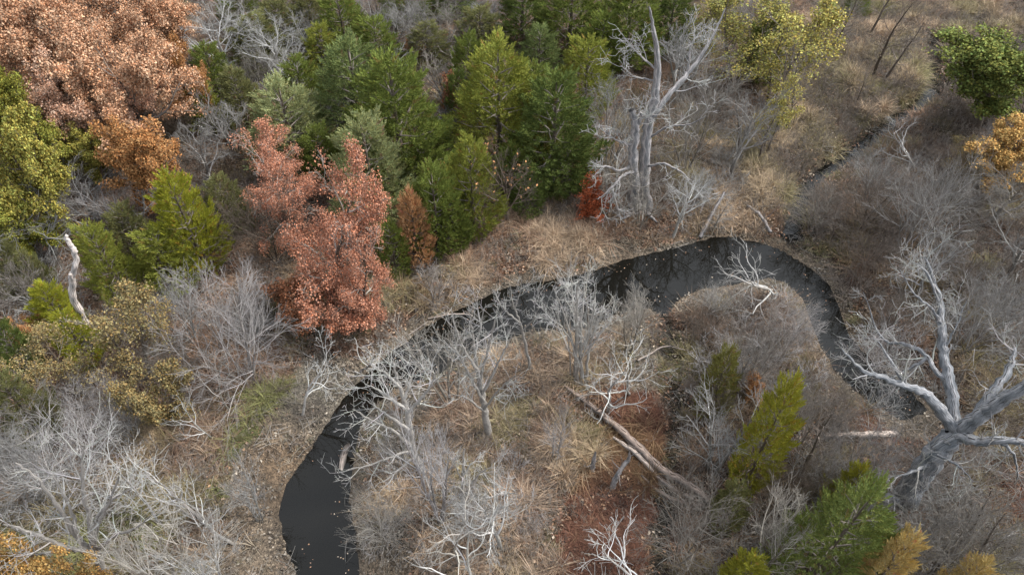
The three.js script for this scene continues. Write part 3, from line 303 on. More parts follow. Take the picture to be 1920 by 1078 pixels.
const SKELETONS = {"twin_trunk_dead_tree": {"at": [6.39, -27.43], "lines": [["trunk", [[-0.33, -0.07, 0.0, 0.34], [-0.59, 2.04, 0.0, 0.24], [-0.85, 3.84, -0.1, 0.21], [-0.89, 5.08, -0.2, 0.18], [-1.12, 5.86, -0.3, 0.14]]], ["trunk", [[0.28, -0.11, -0.2, 0.34], [-0.11, 2.11, -0.3, 0.26], [-0.25, 4.43, -0.5, 0.23], [-0.08, 5.93, -0.8, 0.19], [-0.14, 7.6, -1.1, 0.14], [-0.45, 8.97, -1.3, 0.09], [-0.81, 10.08, -1.4, 0.04]]], ["limb", [[-0.12, 5.37, -0.6, 0.16], [0.54, 6.21, -1.0, 0.12], [1.34, 6.9, -1.6, 0.1], [1.98, 7.64, -2.1, 0.07], [2.48, 8.49, -2.6, 0.05], [2.8, 9.21, -3.0, 0.02]]], ["limb", [[1.35, 6.82, -1.6, 0.06], [1.32, 7.49, -1.7, 0.06], [1.4, 8.2, -2.0, 0.04], [2.15, 8.85, -2.4, 0.02]]], ["limb", [[-0.83, 3.0, 0.0, 0.08], [-1.49, 3.07, 0.4, 0.06], [-2.19, 3.64, 0.8, 0.05], [-2.75, 3.35, 1.2, 0.02]]], ["limb", [[-0.7, 2.82, 0.1, 0.08], [-1.42, 3.1, 0.9, 0.06], [-1.93, 2.84, 1.4, 0.05], [-2.46, 2.37, 1.6, 0.02]]], ["limb", [[-0.07, 2.83, -0.2, 0.07], [0.55, 3.39, 0.3, 0.06], [1.18, 3.47, 0.9, 0.04], [1.66, 3.2, 1.2, 0.02]]], ["limb", [[-0.1, 4.36, -0.4, 0.06], [0.58, 5.16, -0.1, 0.05], [1.28, 5.53, 0.3, 0.03], [1.91, 6.21, 0.6, 0.02]]], ["limb", [[-0.87, 4.94, -0.2, 0.1], [-0.7, 5.65, -0.2, 0.07], [-0.83, 5.99, -0.1, 0.04]]], ["limb", [[-0.15, 7.34, -1.1, 0.06], [-0.87, 8.04, -1.0, 0.04], [-1.4, 8.59, -0.9, 0.02]]], ["limb", [[-0.08, 6.81, -1.1, 0.05], [-1.06, 7.01, -1.2, 0.03], [-1.68, 7.47, -1.3, 0.02]]], ["limb", [[-0.1, 0.18, 0.0, 0.16], [-0.7, 0.39, 0.5, 0.08], [-1.16, 0.57, 1.0, 0.03]]], ["limb", [[0.16, 0.18, 0.0, 0.16], [0.4, 0.28, 0.5, 0.08], [0.58, 0.39, 1.0, 0.03]]], ["limb", [[-0.85, 4.21, 0.0, 0.05], [-1.57, 4.3, -0.2, 0.04], [-2.33, 4.87, -0.3, 0.02]]]]}, "dead_oak_tree": {"at": [13.88, -12.12], "lines": [["trunk", [[0.09, -0.42, 0.0, 0.47], [0.0, 1.13, -0.1, 0.38], [-0.0, 2.7, -0.2, 0.36], [0.24, 3.56, -0.4, 0.34], [0.5, 4.05, -0.6, 0.32]]], ["limb", [[0.36, 3.89, -0.5, 0.21], [0.39, 4.53, -1.2, 0.19], [0.36, 5.01, -1.9, 0.18], [0.2, 5.51, -2.6, 0.15], [0.09, 6.15, -3.2, 0.13], [-0.0, 6.77, -3.8, 0.1], [-0.24, 7.25, -4.3, 0.07], [-0.51, 7.77, -4.8, 0.03]]], ["limb", [[0.38, 4.86, -1.9, 0.1], [-0.11, 5.18, -2.2, 0.08], [-0.26, 5.37, -2.6, 0.07], [-0.74, 5.25, -3.2, 0.06], [-1.04, 4.68, -3.8, 0.04], [-2.04, 6.26, -4.6, 0.01]]], ["limb", [[-0.32, 5.42, -2.5, 0.06], [-0.86, 4.85, -2.4, 0.04], [-1.35, 4.65, -2.2, 0.02]]], ["limb", [[0.45, 4.05, -0.6, 0.2], [-0.64, 5.29, -0.7, 0.17], [-1.18, 5.88, -0.8, 0.14], [-1.9, 6.16, -0.9, 0.11], [-2.62, 6.43, -1.0, 0.09], [-3.25, 6.57, -1.2, 0.06], [-4.02, 7.23, -1.5, 0.02]]], ["limb", [[-1.9, 6.16, -0.9, 0.07], [-2.6, 6.85, -2.0, 0.02], [-2.61, 6.68, -2.3, 0.01]]], ["limb", [[0.54, 3.95, -0.6, 0.26], [0.65, 5.0, -0.5, 0.23], [0.75, 5.9, -0.4, 0.2], [0.89, 6.81, -0.3, 0.17], [1.16, 7.7, -0.2, 0.12], [1.35, 8.69, -0.2, 0.07]]], ["limb", [[0.63, 4.94, -0.5, 0.17], [0.92, 5.73, -0.9, 0.14], [1.41, 6.29, -1.4, 0.11], [1.62, 6.71, -1.9, 0.05]]], ["limb", [[0.45, 4.06, -0.4, 0.19], [0.76, 4.58, 0.1, 0.14], [1.12, 5.01, 0.3, 0.12], [1.68, 5.16, 0.5, 0.09], [2.54, 4.96, 0.6, 0.05]]], ["limb", [[1.09, 4.92, 0.3, 0.07], [1.63, 4.46, 0.5, 0.04], [2.38, 3.12, 0.6, 0.02]]], ["limb", [[0.06, 6.3, -3.3, 0.06], [-0.58, 6.97, -3.4, 0.04], [-1.18, 7.39, -3.6, 0.03], [-1.72, 8.06, -4.0, 0.01]]], ["limb", [[0.01, 6.61, -3.6, 0.05], [-0.79, 7.83, -4.1, 0.04], [-1.19, 8.01, -4.4, 0.01]]], ["limb", [[0.22, 5.67, -2.7, 0.04], [0.33, 6.66, -3.0, 0.03], [0.4, 7.35, -3.3, 0.01]]], ["limb", [[-0.02, 2.78, -0.1, 0.07], [-0.98, 3.27, 0.4, 0.05], [-1.58, 3.12, 0.6, 0.02]]], ["limb", [[-0.18, 3.58, 0.0, 0.05], [0.2, 3.8, 0.5, 0.04], [0.67, 3.51, 0.9, 0.01]]], ["limb", [[-0.19, 0.41, 0.1, 0.13], [-0.9, 1.1, 0.2, 0.09], [-1.12, 1.23, 0.5, 0.07]]], ["limb", [[0.05, -0.21, 0.1, 0.15], [-0.59, 0.21, 0.5, 0.07], [-1.05, 0.23, 0.9, 0.02]]], ["limb", [[0.24, -0.21, 0.1, 0.15], [0.06, -0.21, 0.7, 0.07], [0.15, -0.19, 1.1, 0.02]]]]}, "white_snag": {"at": [-17.62, -19.03], "lines": [["trunk", [[0.03, 0.18, 0.0, 0.18], [0.4, 1.8, -0.1, 0.15], [0.6, 3.1, -0.1, 0.13], [1.03, 4.27, -0.15, 0.12], [1.42, 4.94, -0.2, 0.1], [1.58, 5.54, -0.3, 0.09], [1.52, 5.91, -0.35, 0.08], [1.51, 6.23, -0.4, 0.07]]], ["limb", [[0.89, 3.88, -0.1, 0.07], [1.14, 4.58, 0.0, 0.07], [1.14, 4.64, 0.0, 0.04]]]]}, "fanned_tree": {"at": [-13.62, -9.6], "lines": [["trunk", [[-0.04, -0.09, 0.0, 0.16], [0.25, 1.34, 0.0, 0.14], [0.34, 2.09, 0.0, 0.12]]], ["limb", [[0.33, 1.97, 0.0, 0.11], [0.78, 3.38, -0.2, 0.08], [1.28, 5.23, -0.4, 0.06], [1.64, 6.4, -0.6, 0.04], [2.04, 7.34, -0.8, 0.02]]], ["limb", [[0.33, 1.92, 0.0, 0.09], [1.33, 4.01, 0.17, 0.06], [2.57, 6.06, 0.33, 0.04], [3.69, 8.0, 0.5, 0.02]]], ["limb", [[0.33, 2.01, 0.0, 0.11], [0.25, 2.89, -0.08, 0.09], [0.39, 4.37, -0.16, 0.07], [0.51, 5.54, -0.24, 0.05], [0.47, 6.47, -0.32, 0.04], [0.22, 7.06, -0.4, 0.02]]], ["limb", [[0.33, 2.17, 0.0, 0.09], [-0.05, 2.76, 0.15, 0.07], [-0.24, 3.95, 0.3, 0.06], [-0.37, 4.82, 0.45, 0.04], [-0.48, 5.48, 0.6, 0.02]]], ["limb", [[0.36, 3.15, 0.0, 0.07], [0.59, 4.42, -0.3, 0.05], [0.56, 5.48, -0.6, 0.03], [0.36, 6.31, -0.9, 0.01]]], ["limb", [[1.06, 3.82, 0.0, 0.06], [2.01, 5.25, 0.1, 0.04], [2.96, 6.41, 0.2, 0.03], [3.59, 7.06, 0.3, 0.01]]], ["limb", [[-0.26, 2.41, 0.0, 0.06], [-0.88, 2.85, 0.4, 0.04], [-0.77, 4.0, 0.8, 0.01]]], ["limb", [[0.33, 1.92, 0.0, 0.06], [1.74, 3.72, 0.2, 0.05], [2.81, 4.71, 0.4, 0.03], [3.79, 5.98, 0.6, 0.01]]]]}, "streamside_tree": {"at": [-3.13, -13.32], "lines": [["trunk", [[0.03, -0.08, 0.0, 0.15], [-0.35, 1.3, -0.1, 0.12], [-0.35, 3.26, -0.2, 0.1], [-0.4, 4.7, -0.3, 0.07], [-0.51, 5.74, -0.4, 0.05], [-0.55, 6.39, -0.5, 0.02]]], ["limb", [[-0.4, 2.2, 0.0, 0.06], [-0.93, 3.46, 0.13, 0.05], [-1.5, 4.33, 0.27, 0.03], [-1.9, 5.15, 0.4, 0.01]]], ["limb", [[-0.33, 3.24, 0.0, 0.06], [-1.08, 3.99, -0.15, 0.04], [-1.7, 4.64, -0.3, 0.01]]], ["limb", [[-0.34, 4.54, 0.0, 0.06], [-1.05, 5.0, -0.3, 0.04], [-1.67, 5.11, -0.6, 0.01]]], ["limb", [[-0.34, 4.22, 0.0, 0.06], [0.28, 5.25, 0.07, 0.05], [0.7, 6.21, 0.13, 0.03], [0.84, 6.91, 0.2, 0.01]]], ["limb", [[-0.4, 1.84, 0.0, 0.06], [-1.0, 2.0, 0.3, 0.04], [-1.81, 1.88, 0.6, 0.03], [-2.49, 2.14, 0.9, 0.01]]], ["limb", [[-0.35, 5.68, 0.0, 0.04], [-0.81, 6.18, -0.25, 0.03], [-1.2, 6.17, -0.5, 0.01]]], ["limb", [[-0.31, 5.09, 0.0, 0.05], [-0.0, 5.81, -0.35, 0.03], [0.18, 6.31, -0.7, 0.01]]], ["limb", [[-0.33, 1.47, 0.0, 0.05], [-1.0, 1.08, 0.45, 0.03], [-1.72, 0.92, 0.9, 0.01]]]]}, "centre_tree": {"at": [-0.85, -14.93], "lines": [["trunk", [[-0.0, -0.08, 0.0, 0.15], [-0.15, 1.94, -0.08, 0.12], [-0.27, 3.18, -0.16, 0.1], [-0.36, 4.33, -0.24, 0.07], [-0.42, 5.4, -0.32, 0.04], [-0.48, 6.55, -0.4, 0.02]]], ["limb", [[-0.17, 2.48, 0.0, 0.06], [-0.59, 4.23, 0.13, 0.05], [-0.87, 5.6, 0.27, 0.03], [-1.21, 6.65, 0.4, 0.01]]], ["limb", [[-0.2, 2.91, 0.0, 0.06], [0.24, 4.17, -0.13, 0.05], [0.61, 5.19, -0.27, 0.03], [0.89, 6.01, -0.4, 0.01]]], ["limb", [[-0.3, 4.29, 0.0, 0.06], [-0.73, 5.32, -0.17, 0.04], [-1.02, 6.5, -0.33, 0.03], [-1.08, 7.09, -0.5, 0.01]]], ["limb", [[-0.27, 3.66, 0.0, 0.06], [0.02, 5.38, 0.1, 0.04], [0.27, 6.88, 0.2, 0.03], [0.41, 7.97, 0.3, 0.01]]], ["limb", [[-0.37, 5.48, 0.0, 0.04], [-0.17, 6.45, -0.15, 0.03], [0.03, 7.52, -0.3, 0.01]]], ["limb", [[-0.15, 1.99, 0.0, 0.05], [0.49, 3.78, 0.3, 0.03], [0.99, 4.94, 0.6, 0.01]]], ["limb", [[-0.12, 1.71, 0.0, 0.05], [-0.81, 3.27, 0.35, 0.03], [-1.3, 3.95, 0.7, 0.01]]]]}, "clump_tree": {"at": [2.82, -17.33], "lines": [["trunk", [[0.05, -0.07, 0.0, 0.09], [-0.21, 2.26, -0.1, 0.07], [-0.27, 3.74, -0.2, 0.05], [-0.26, 5.1, -0.3, 0.03], [-0.29, 6.37, -0.4, 0.01]]], ["trunk", [[-0.13, 0.07, 0.0, 0.07], [-0.52, 2.81, 0.07, 0.05], [-0.91, 4.44, 0.13, 0.03], [-1.29, 5.72, 0.2, 0.01]]], ["trunk", [[0.16, -0.07, 0.0, 0.07], [0.13, 2.31, -0.07, 0.05], [0.31, 3.82, -0.13, 0.03], [0.53, 5.05, -0.2, 0.01]]], ["limb", [[-0.21, 2.72, 0.0, 0.05], [-0.52, 4.17, -0.35, 0.03], [-0.73, 5.37, -0.7, 0.01]]], ["limb", [[-0.06, 2.39, 0.0, 0.05], [0.07, 4.52, 0.2, 0.03], [0.0, 6.57, 0.4, 0.01]]], ["limb", [[-0.34, 2.23, 0.0, 0.04], [-0.99, 3.98, 0.25, 0.03], [-1.51, 4.88, 0.5, 0.01]]], ["limb", [[0.04, 2.06, 0.0, 0.04], [0.57, 3.21, -0.25, 0.03], [0.99, 3.62, -0.5, 0.01]]], ["limb", [[-0.28, 0.66, 0.0, 0.06], [-0.44, 3.61, 0.2, 0.04], [-0.58, 5.62, 0.4, 0.03], [-0.63, 7.04, 0.6, 0.01]]]]}, "candelabra_tree": {"at": [-1.73, -11.66], "lines": [["trunk", [[-0.0, -0.09, 0.0, 0.09], [0.05, 1.8, -0.07, 0.07], [0.16, 3.48, -0.13, 0.05], [0.25, 4.63, -0.2, 0.02]]], ["limb", [[0.06, 1.62, 0.0, 0.04], [0.53, 3.15, 0.1, 0.03], [0.9, 4.03, 0.2, 0.02], [1.21, 4.41, 0.3, 0.01]]], ["limb", [[0.09, 2.12, 0.0, 0.04], [-0.18, 2.68, 0.1, 0.03], [-0.43, 2.4, 0.2, 0.02], [-0.51, 2.15, 0.3, 0.01]]], ["limb", [[0.16, 3.21, 0.0, 0.04], [0.46, 3.8, -0.15, 0.02], [0.84, 3.59, -0.3, 0.01]]], ["limb", [[0.02, 1.15, 0.0, 0.03], [0.32, 2.05, 0.25, 0.02], [0.62, 2.36, 0.5, 0.01]]], ["limb", [[0.14, 2.85, 0.0, 0.03], [-0.06, 3.45, -0.15, 0.02], [-0.13, 3.86, -0.3, 0.01]]]]}, "bankside_tree": {"at": [0.76, -18.02], "lines": [["trunk", [[0.02, -0.07, 0.0, 0.07], [-0.24, 1.75, -0.07, 0.06], [-0.46, 2.97, -0.15, 0.04], [-0.72, 3.97, -0.23, 0.03], [-0.86, 5.06, -0.3, 0.01]]], ["limb", [[-0.44, 3.09, 0.0, 0.04], [-1.06, 3.69, -0.2, 0.03], [-1.45, 4.46, -0.4, 0.01]]], ["limb", [[-0.34, 2.67, 0.0, 0.04], [0.03, 3.46, 0.15, 0.03], [0.26, 4.49, 0.3, 0.01]]], ["limb", [[-0.65, 4.02, 0.0, 0.03], [-0.47, 4.7, -0.1, 0.02], [-0.42, 5.31, -0.2, 0.01]]]]}};

// ---------------------------------------------------------------- helpers
const taken = new Map();
function numbered(name) { const n = taken.get(name) ?? 0; taken.set(name, n + 1); return n ? `${name}_${String(n).padStart(3, '0')}` : name; }
function shadows(o) { o.traverse((m) => { if (m.isMesh) { m.castShadow = true; m.receiveShadow = true; } }); return o; }
function thing(name, label, category, group) {
  const o = new THREE.Group(); o.name = numbered(name); o.userData = { label, category }; if (group) o.userData.group = group;
  scene.add(o); return o;
}
function part(name, geometry, material, parent) { const m = new THREE.Mesh(geometry, material); m.name = name; m.castShadow = m.receiveShadow = true; parent.add(m); return m; }

class Builder {
  constructor() { this.p = []; this.n = []; this.c = []; this.u = []; this.i = []; }
  get empty() { return this.p.length === 0; }
  tube(pts, rad, sides, col, capEnd = false) {
    const base = this.p.length / 3, N = pts.length;
    let t = new THREE.Vector3(), nrm = null, b = new THREE.Vector3(), len = 0;
    for (let k = 0; k < N; k++) {
      t.subVectors(pts[Math.min(k + 1, N - 1)], pts[Math.max(k - 1, 0)]).normalize();
      if (!nrm) { nrm = Math.abs(t.y) < 0.9 ? new THREE.Vector3(0, 1, 0) : new THREE.Vector3(1, 0, 0); }
      nrm.addScaledVector(t, -nrm.dot(t)).normalize(); b.crossVectors(t, nrm);
      if (k) len += pts[k].distanceTo(pts[k - 1]);
      for (let s = 0; s <= sides; s++) {
        const a = s / sides * Math.PI * 2, ca = Math.cos(a), sa = Math.sin(a);
        const nx = nrm.x * ca + b.x * sa, ny = nrm.y * ca + b.y * sa, nz = nrm.z * ca + b.z * sa;
        const r = rad[k] * (sides > 5 ? 1 + 0.10 * Math.sin(a * 3 + k * 1.3) + 0.07 * Math.sin(a * 5 - k * 2.1) : 1);
        this.p.push(pts[k].x + nx * r, pts[k].y + ny * r, pts[k].z + nz * r); this.n.push(nx, ny, nz); this.c.push(col[0], col[1], col[2]); this.u.push(s / sides * Math.max(1, Math.round(rad[0] * 8)), len * 1.2);
      }
    }
    for (let k = 0; k < N - 1; k++) for (let s = 0; s < sides; s++) { const a = base + k * (sides + 1) + s, d = a + sides + 1; this.i.push(a, a + 1, d, a + 1, d + 1, d); }
    if (capEnd) { for (let s = 1; s < sides - 1; s++) { const a = base + (N - 1) * (sides + 1); this.i.push(a, a + s, a + s + 1); const q = base; this.i.push(q, q + s + 1, q + s); } }
  }
  // a folded leaf: two triangles with a crease along the midrib
  leaf(p, dir, side, up, len, wid, col, fold = 0.25) {
    const b = this.p.length / 3, n = up;
    const put = (l, w, f) => { this.p.push(p.x + dir.x * l + side.x * w + n.x * f, p.y + dir.y * l + side.y * w + n.y * f, p.z + dir.z * l + side.z * w + n.z * f); this.n.push(n.x, n.y, n.z); this.c.push(col[0], col[1], col[2]); this.u.push(l, w); };
    put(0, 0, 0); put(len * 0.5, wid * 0.5, wid * fold); put(len, 0, 0); put(len * 0.5, -wid * 0.5, wid * fold);
    this.i.push(b, b + 1, b + 2, b, b + 2, b + 3);
  }
  build(flat = false) {
    const g = new THREE.BufferGeometry();
    g.setAttribute('position', new THREE.Float32BufferAttribute(this.p, 3)); g.setAttribute('color', new THREE.Float32BufferAttribute(this.c, 3)); g.setAttribute('uv', new THREE.Float32BufferAttribute(this.u, 2));
    g.setIndex(this.i);
    if (flat) g.computeVertexNormals(); else g.setAttribute('normal', new THREE.Float32BufferAttribute(this.n, 3));
    return g;
  }
}
const V = (x, y, z) => new THREE.Vector3(x, y, z);
function randDir(r) { const z = r() * 2 - 1, a = r() * Math.PI * 2, s = Math.sqrt(1 - z * z); return V(s * Math.cos(a), z, s * Math.sin(a)); }
function perp(d, r) { const v = randDir(r); v.addScaledVector(d, -v.dot(d)); return v.normalize(); }

// ---------------------------------------------------------------- textures and materials
function noiseTexture(n, fn, srgb) {
  const d = new Uint8Array(n * n * 4);
  for (let y = 0; y < n; y++) for (let x = 0; x < n; x++) { const c = fn(x / n, y / n), k = (y * n + x) * 4; d[k] = clamp(c[0], 0, 1) * 255; d[k + 1] = clamp(c[1], 0, 1) * 255; d[k + 2] = clamp(c[2], 0, 1) * 255; d[k + 3] = 255; }
  const t = new THREE.DataTexture(d, n, n); t.wrapS = t.wrapT = THREE.RepeatWrapping; t.magFilter = THREE.LinearFilter; t.minFilter = THREE.LinearMipmapLinearFilter; t.generateMipmaps = true;
  if (srgb) t.colorSpace = THREE.SRGBColorSpace; t.needsUpdate = true; return t;
}
function tileNoise(u, v, f, s) { // wraps at 1
  const w = (x, y) => vnoise(x, y, s), x = u * f, y = v * f, a = u, b = v;
  return (w(x, y) * (1 - a) + w(x - f, y) * a) * (1 - b) + (w(x, y - f) * (1 - a) + w(x - f, y - f) * a) * b;
}
const barkFn = (u, v) => { const f = tileNoise(u * 1, v, 6, 1), g = 0.5 * tileNoise(u, v * 0.999, 26, 2) + 0.5 * tileNoise(u, v, 60, 5); const ridge = Math.abs(Math.sin((u * 4 + 0.9 * f + 0.25 * tileNoise(u, v, 12, 8)) * Math.PI)); return [f, g, ridge]; };
const barkMap = noiseTexture(256, (u, v) => { const [f, g, r] = barkFn(u, v); const k = 0.66 + 0.26 * (f - 0.3) + 0.22 * (g - 0.3) + 0.07 * r; return [k * 1.02, k, k * 0.98]; }, true);
const barkBump = noiseTexture(256, (u, v) => { const [f, g, r] = barkFn(u, v); const k = 0.35 * r + 0.65 * g; return [k, k, k]; });
const streak = (u, v, fx, fy, sd) => { const w = (x, y) => vnoise(x, y, sd), x = u * fx, y = v * fy; return (w(x, y) * (1 - u) + w(x - fx, y) * u) * (1 - v) + (w(x, y - fy) * (1 - u) + w(x - fx, y - fy) * u) * v; };
const woodFn = (u, v) => { const f = streak(u, v, 5, 3, 71), g = streak(u, v, 34, 5, 72), h = streak(u, v, 70, 14, 73), crack = smooth(0.30, 0.2, streak(u, v, 22, 3, 74)); return [f, 0.6 * g + 0.4 * h, crack]; };
const woodMap = noiseTexture(512, (u, v) => { const [f, g, c] = woodFn(u, v), k = (0.62 + 0.5 * (f - 0.5) + 0.55 * (g - 0.5)) * (1 - 0.55 * c) + 0.12; return [k * (0.98 + 0.08 * f), k, k * (1.03 - 0.05 * f)]; }, true);
const woodBump = noiseTexture(512, (u, v) => { const [f, g, c] = woodFn(u, v), k = 0.6 * g + 0.3 - 0.3 * c; return [k, k, k]; });
function woodMat(c, bump = 0.03) { return new THREE.MeshStandardMaterial({ color: new THREE.Color().setRGB(...c), roughness: 0.93, map: woodMap, bumpMap: woodBump, bumpScale: bump, vertexColors: true }); }
function barkMat(c, bump = 0.03) { return new THREE.MeshStandardMaterial({ color: new THREE.Color().setRGB(...c), roughness: 0.92, map: barkMap, bumpMap: barkBump, bumpScale: bump, vertexColors: true }); }
const twigMat = (c) => new THREE.MeshStandardMaterial({ color: new THREE.Color().setRGB(...c), roughness: 0.9, vertexColors: true });
const leafMat = (c) => new THREE.MeshPhysicalMaterial({ specularIntensity: 0.3, ...leafLook(c) });
const leafLook = (c) => ({ color: new THREE.Color().setRGB(...c), roughness: 0.95, vertexColors: true, side: THREE.DoubleSide });

const BARE = { pale: [0.42, 0.41, 0.395], grey: [0.27, 0.26, 0.25], lilac: [0.35, 0.33, 0.325], white: [0.52, 0.51, 0.49], brown: [0.165, 0.135, 0.115] };
const bareMats = {}; for (const k in BARE) bareMats[k] = [0.82, 1, 1.14].map((f, i) => { const c = BARE[k].map((v, j) => v * f * [[1.05, 1, 0.93], [1, 1, 1], [0.98, 1, 1.02]][i][j]); return { trunk: barkMat(c, 0.02), limb: twigMat(c) }; });
const CEDAR = { mid: [0.15, 0.182, 0.04], dark: [0.115, 0.148, 0.038], yellow: [0.22, 0.235, 0.045], bright: [0.27, 0.275, 0.03], olive: [0.165, 0.165, 0.065], blue: [0.15, 0.185, 0.065], pale: [0.26, 0.28, 0.125], dead: [0.48, 0.28, 0.14], lime: [0.30, 0.29, 0.04], limeolive: [0.2, 0.19, 0.055], green: [0.18, 0.215, 0.06], gold: [0.52, 0.4, 0.17] };
const cedarMats = {}; for (const k in CEDAR) cedarMats[k] = leafMat(CEDAR[k]);
const LEAF = { // base tint; the per-leaf spread lives in the crown itself
  copper: [0.57, 0.34, 0.21], copperpink: [0.58, 0.36, 0.25], red: [0.50, 0.235, 0.15], rust: [0.29, 0.13, 0.07], rustlight: [0.52, 0.27, 0.12], scarlet: [0.36, 0.095, 0.04], orangebrown: [0.40, 0.20, 0.08],
  greenyellow: [0.26, 0.255, 0.05], brightyellow: [0.33, 0.295, 0.07], yellowgreen: [0.28, 0.25, 0.045], goldgreen: [0.29, 0.265, 0.075], yellowleaf: [0.40, 0.35, 0.10], greenleaf: [0.17, 0.195, 0.05], autumnmix: [0.5, 0.31, 0.11], oliveorange: [0.26, 0.20, 0.09],
};
const leafMats = {}; for (const k in LEAF) leafMats[k] = leafMat(LEAF[k]);
const trunkBark = barkMat([0.20, 0.165, 0.135], 0.03), limbBark = twigMat([0.22, 0.19, 0.165]), paleLimb = twigMat([0.34, 0.31, 0.28]);
const deadBark = woodMat([0.54, 0.54, 0.535], 0.05), deadLimb = twigMat([0.36, 0.355, 0.345]);

// ---------------------------------------------------------------- terrain
function polyDist(poly, x, z) { // signed distance, negative inside
  let d = 1e9, inside = false;
  for (let i = 0, j = poly.length - 1; i < poly.length; j = i++) {
    const [ax, az] = poly[i], [bx, bz] = poly[j], ex = bx - ax, ez = bz - az, wx = x - ax, wz = z - az, t = clamp((wx * ex + wz * ez) / (ex * ex + ez * ez), 0, 1);
    const dx = wx - ex * t, dz = wz - ez * t; d = Math.min(d, dx * dx + dz * dz);
    if ((az > z) !== (bz > z) && x < (bx - ax) * (z - az) / (bz - az) + ax) inside = !inside;
  }
  return (inside ? -1 : 1) * Math.sqrt(d);
}
function lineDist(line, x, z) {
  let d = 1e9;
  for (let i = 0; i + 1 < line.length; i++) { const [ax, az] = line[i], [bx, bz] = line[i + 1], ex = bx - ax, ez = bz - az, t = clamp(((x - ax) * ex + (z - az) * ez) / (ex * ex + ez * ez), 0, 1); d = Math.min(d, Math.hypot(x - ax - ex * t, z - az - ez * t)); }
  return d;
}
const WATER = -0.7;
const AREA = { x0: -46, x1: 46, z0: -62, z1: 2 };
function groundHeight(x, z) {
  const lump = (fbm(x * 0.23, z * 0.23, 40, 3) - 0.5) * 0.5 + (fbm(x * 1.3, z * 1.3, 44, 3) - 0.5) * 0.22;
  const wob = (fbm(x * 0.9, z * 0.9, 60, 3) - 0.5) * 0.7;
  let h = lump;
  if (x > -46 && x < 46 && z > -62 && z < 4) {
    const s = polyDist(POOL, x, z) - 0.12 + wob * 0.25;
    if (s < 3) {
      if (s < 0) h = WATER - Math.min(0.75, -s * 0.45) + lump * 0.1;
      else { const t = smooth(0, 2.4, s); h = WATER + (h - WATER) * t + 0.05 * (1 - t) * s; }
    }
    const q = lineDist(DITCH, x, z) + wob * 0.25; if (q < 1.3) h += (-0.72 - h) * (1 - smooth(0.2, 0.95, q));
    const g = lineDist(GULLY, x, z) + wob * 0.9 + (fbm(x * 2.3, z * 2.3, 66, 2) - 0.5) * 0.35; if (g < 0.9) h -= (0.25 + 0.3 * fbm(x * 0.7, z * 0.7, 68, 2)) * (1 - smooth(0.05, 0.6, g));
  }
  return h;
}
const CELL = 0.25, GX = Math.round((AREA.x1 - AREA.x0) / CELL) + 1, GZ = Math.round((AREA.z1 - AREA.z0) / CELL) + 1;
const heights = new Float32Array(GX * GZ), shore = new Float32Array(GX * GZ), region = new Array(GX * GZ);
for (let j = 0; j < GZ; j++) for (let i = 0; i < GX; i++) {
  const x = AREA.x0 + i * CELL, z = AREA.z0 + j * CELL, k = j * GX + i;
  heights[k] = groundHeight(x, z); shore[k] = polyDist(POOL, x, z);
  const jx = x + (fbm(x * 0.5, z * 0.5, 80) - 0.5) * 2.6, jz = z + (fbm(x * 0.5, z * 0.5, 90) - 0.5) * 2.6;
  let r = 'litter'; for (const [name, poly] of REGIONS) if (polyDist(poly, jx, jz) < 0) r = name;
  const mix = fbm(x * 0.55 + 5, z * 0.55, 130, 3);
  if (r === 'straw') r = mix > 0.6 ? 'tan' : mix < 0.36 ? 'olive' : mix > 0.49 && mix < 0.54 ? 'redbrown' : r;
  else if (r === 'field') r = mix > 0.6 ? 'tan' : mix < 0.38 ? 'olive' : mix > 0.5 && mix < 0.55 ? 'brush' : r;
  else if (r === 'litter') r = mix > 0.58 ? 'rust' : mix < 0.4 ? 'redbrown' : r;
  else if (r === 'rust') r = mix > 0.6 ? 'tan' : mix < 0.36 ? 'olive' : r;
  else if (r === 'olive') r = mix > 0.6 ? 'straw' : mix < 0.34 ? 'green' : r;
  else if (r === 'brush') r = mix > 0.6 ? 'redbrown' : mix < 0.34 ? 'olive' : r;
  const s = shore[k]; if (s < (x < -3 && z > -19 && polyLeft(x, z) ? 2.1 : 1.0) + (fbm(x * 0.6, z * 0.6, 95) - 0.5) * 1.6) r = s < -0.15 ? 'bed' : (r === 'tan' && s > 0.5 ? r : 'mud');
  if (lineDist(GULLY, x, z) + (fbm(x * 0.9, z * 0.9, 60, 3) - 0.5) * 0.9 < 0.3) r = 'wet'; else if (lineDist(DITCH, x, z) < 0.5) r = 'wet';
  region[k] = r;
}
function polyLeft(x, z) { return x < -4.5 + (-z - 8) * 0.42 + (z > -13 ? 1.0 : 0); }
function cellAt(x, z) { return clamp(Math.round((z - AREA.z0) / CELL), 0, GZ - 1) * GX + clamp(Math.round((x - AREA.x0) / CELL), 0, GX - 1); }
function H(x, z) {
  const fx = clamp((x - AREA.x0) / CELL, 0, GX - 1.001), fz = clamp((z - AREA.z0) / CELL, 0, GZ - 1.001), i = Math.floor(fx), j = Math.floor(fz), u = fx - i, v = fz - j, k = j * GX + i;
  return (heights[k] * (1 - u) + heights[k + 1] * u) * (1 - v) + (heights[k + GX] * (1 - u) + heights[k + GX + 1] * u) * v;
}
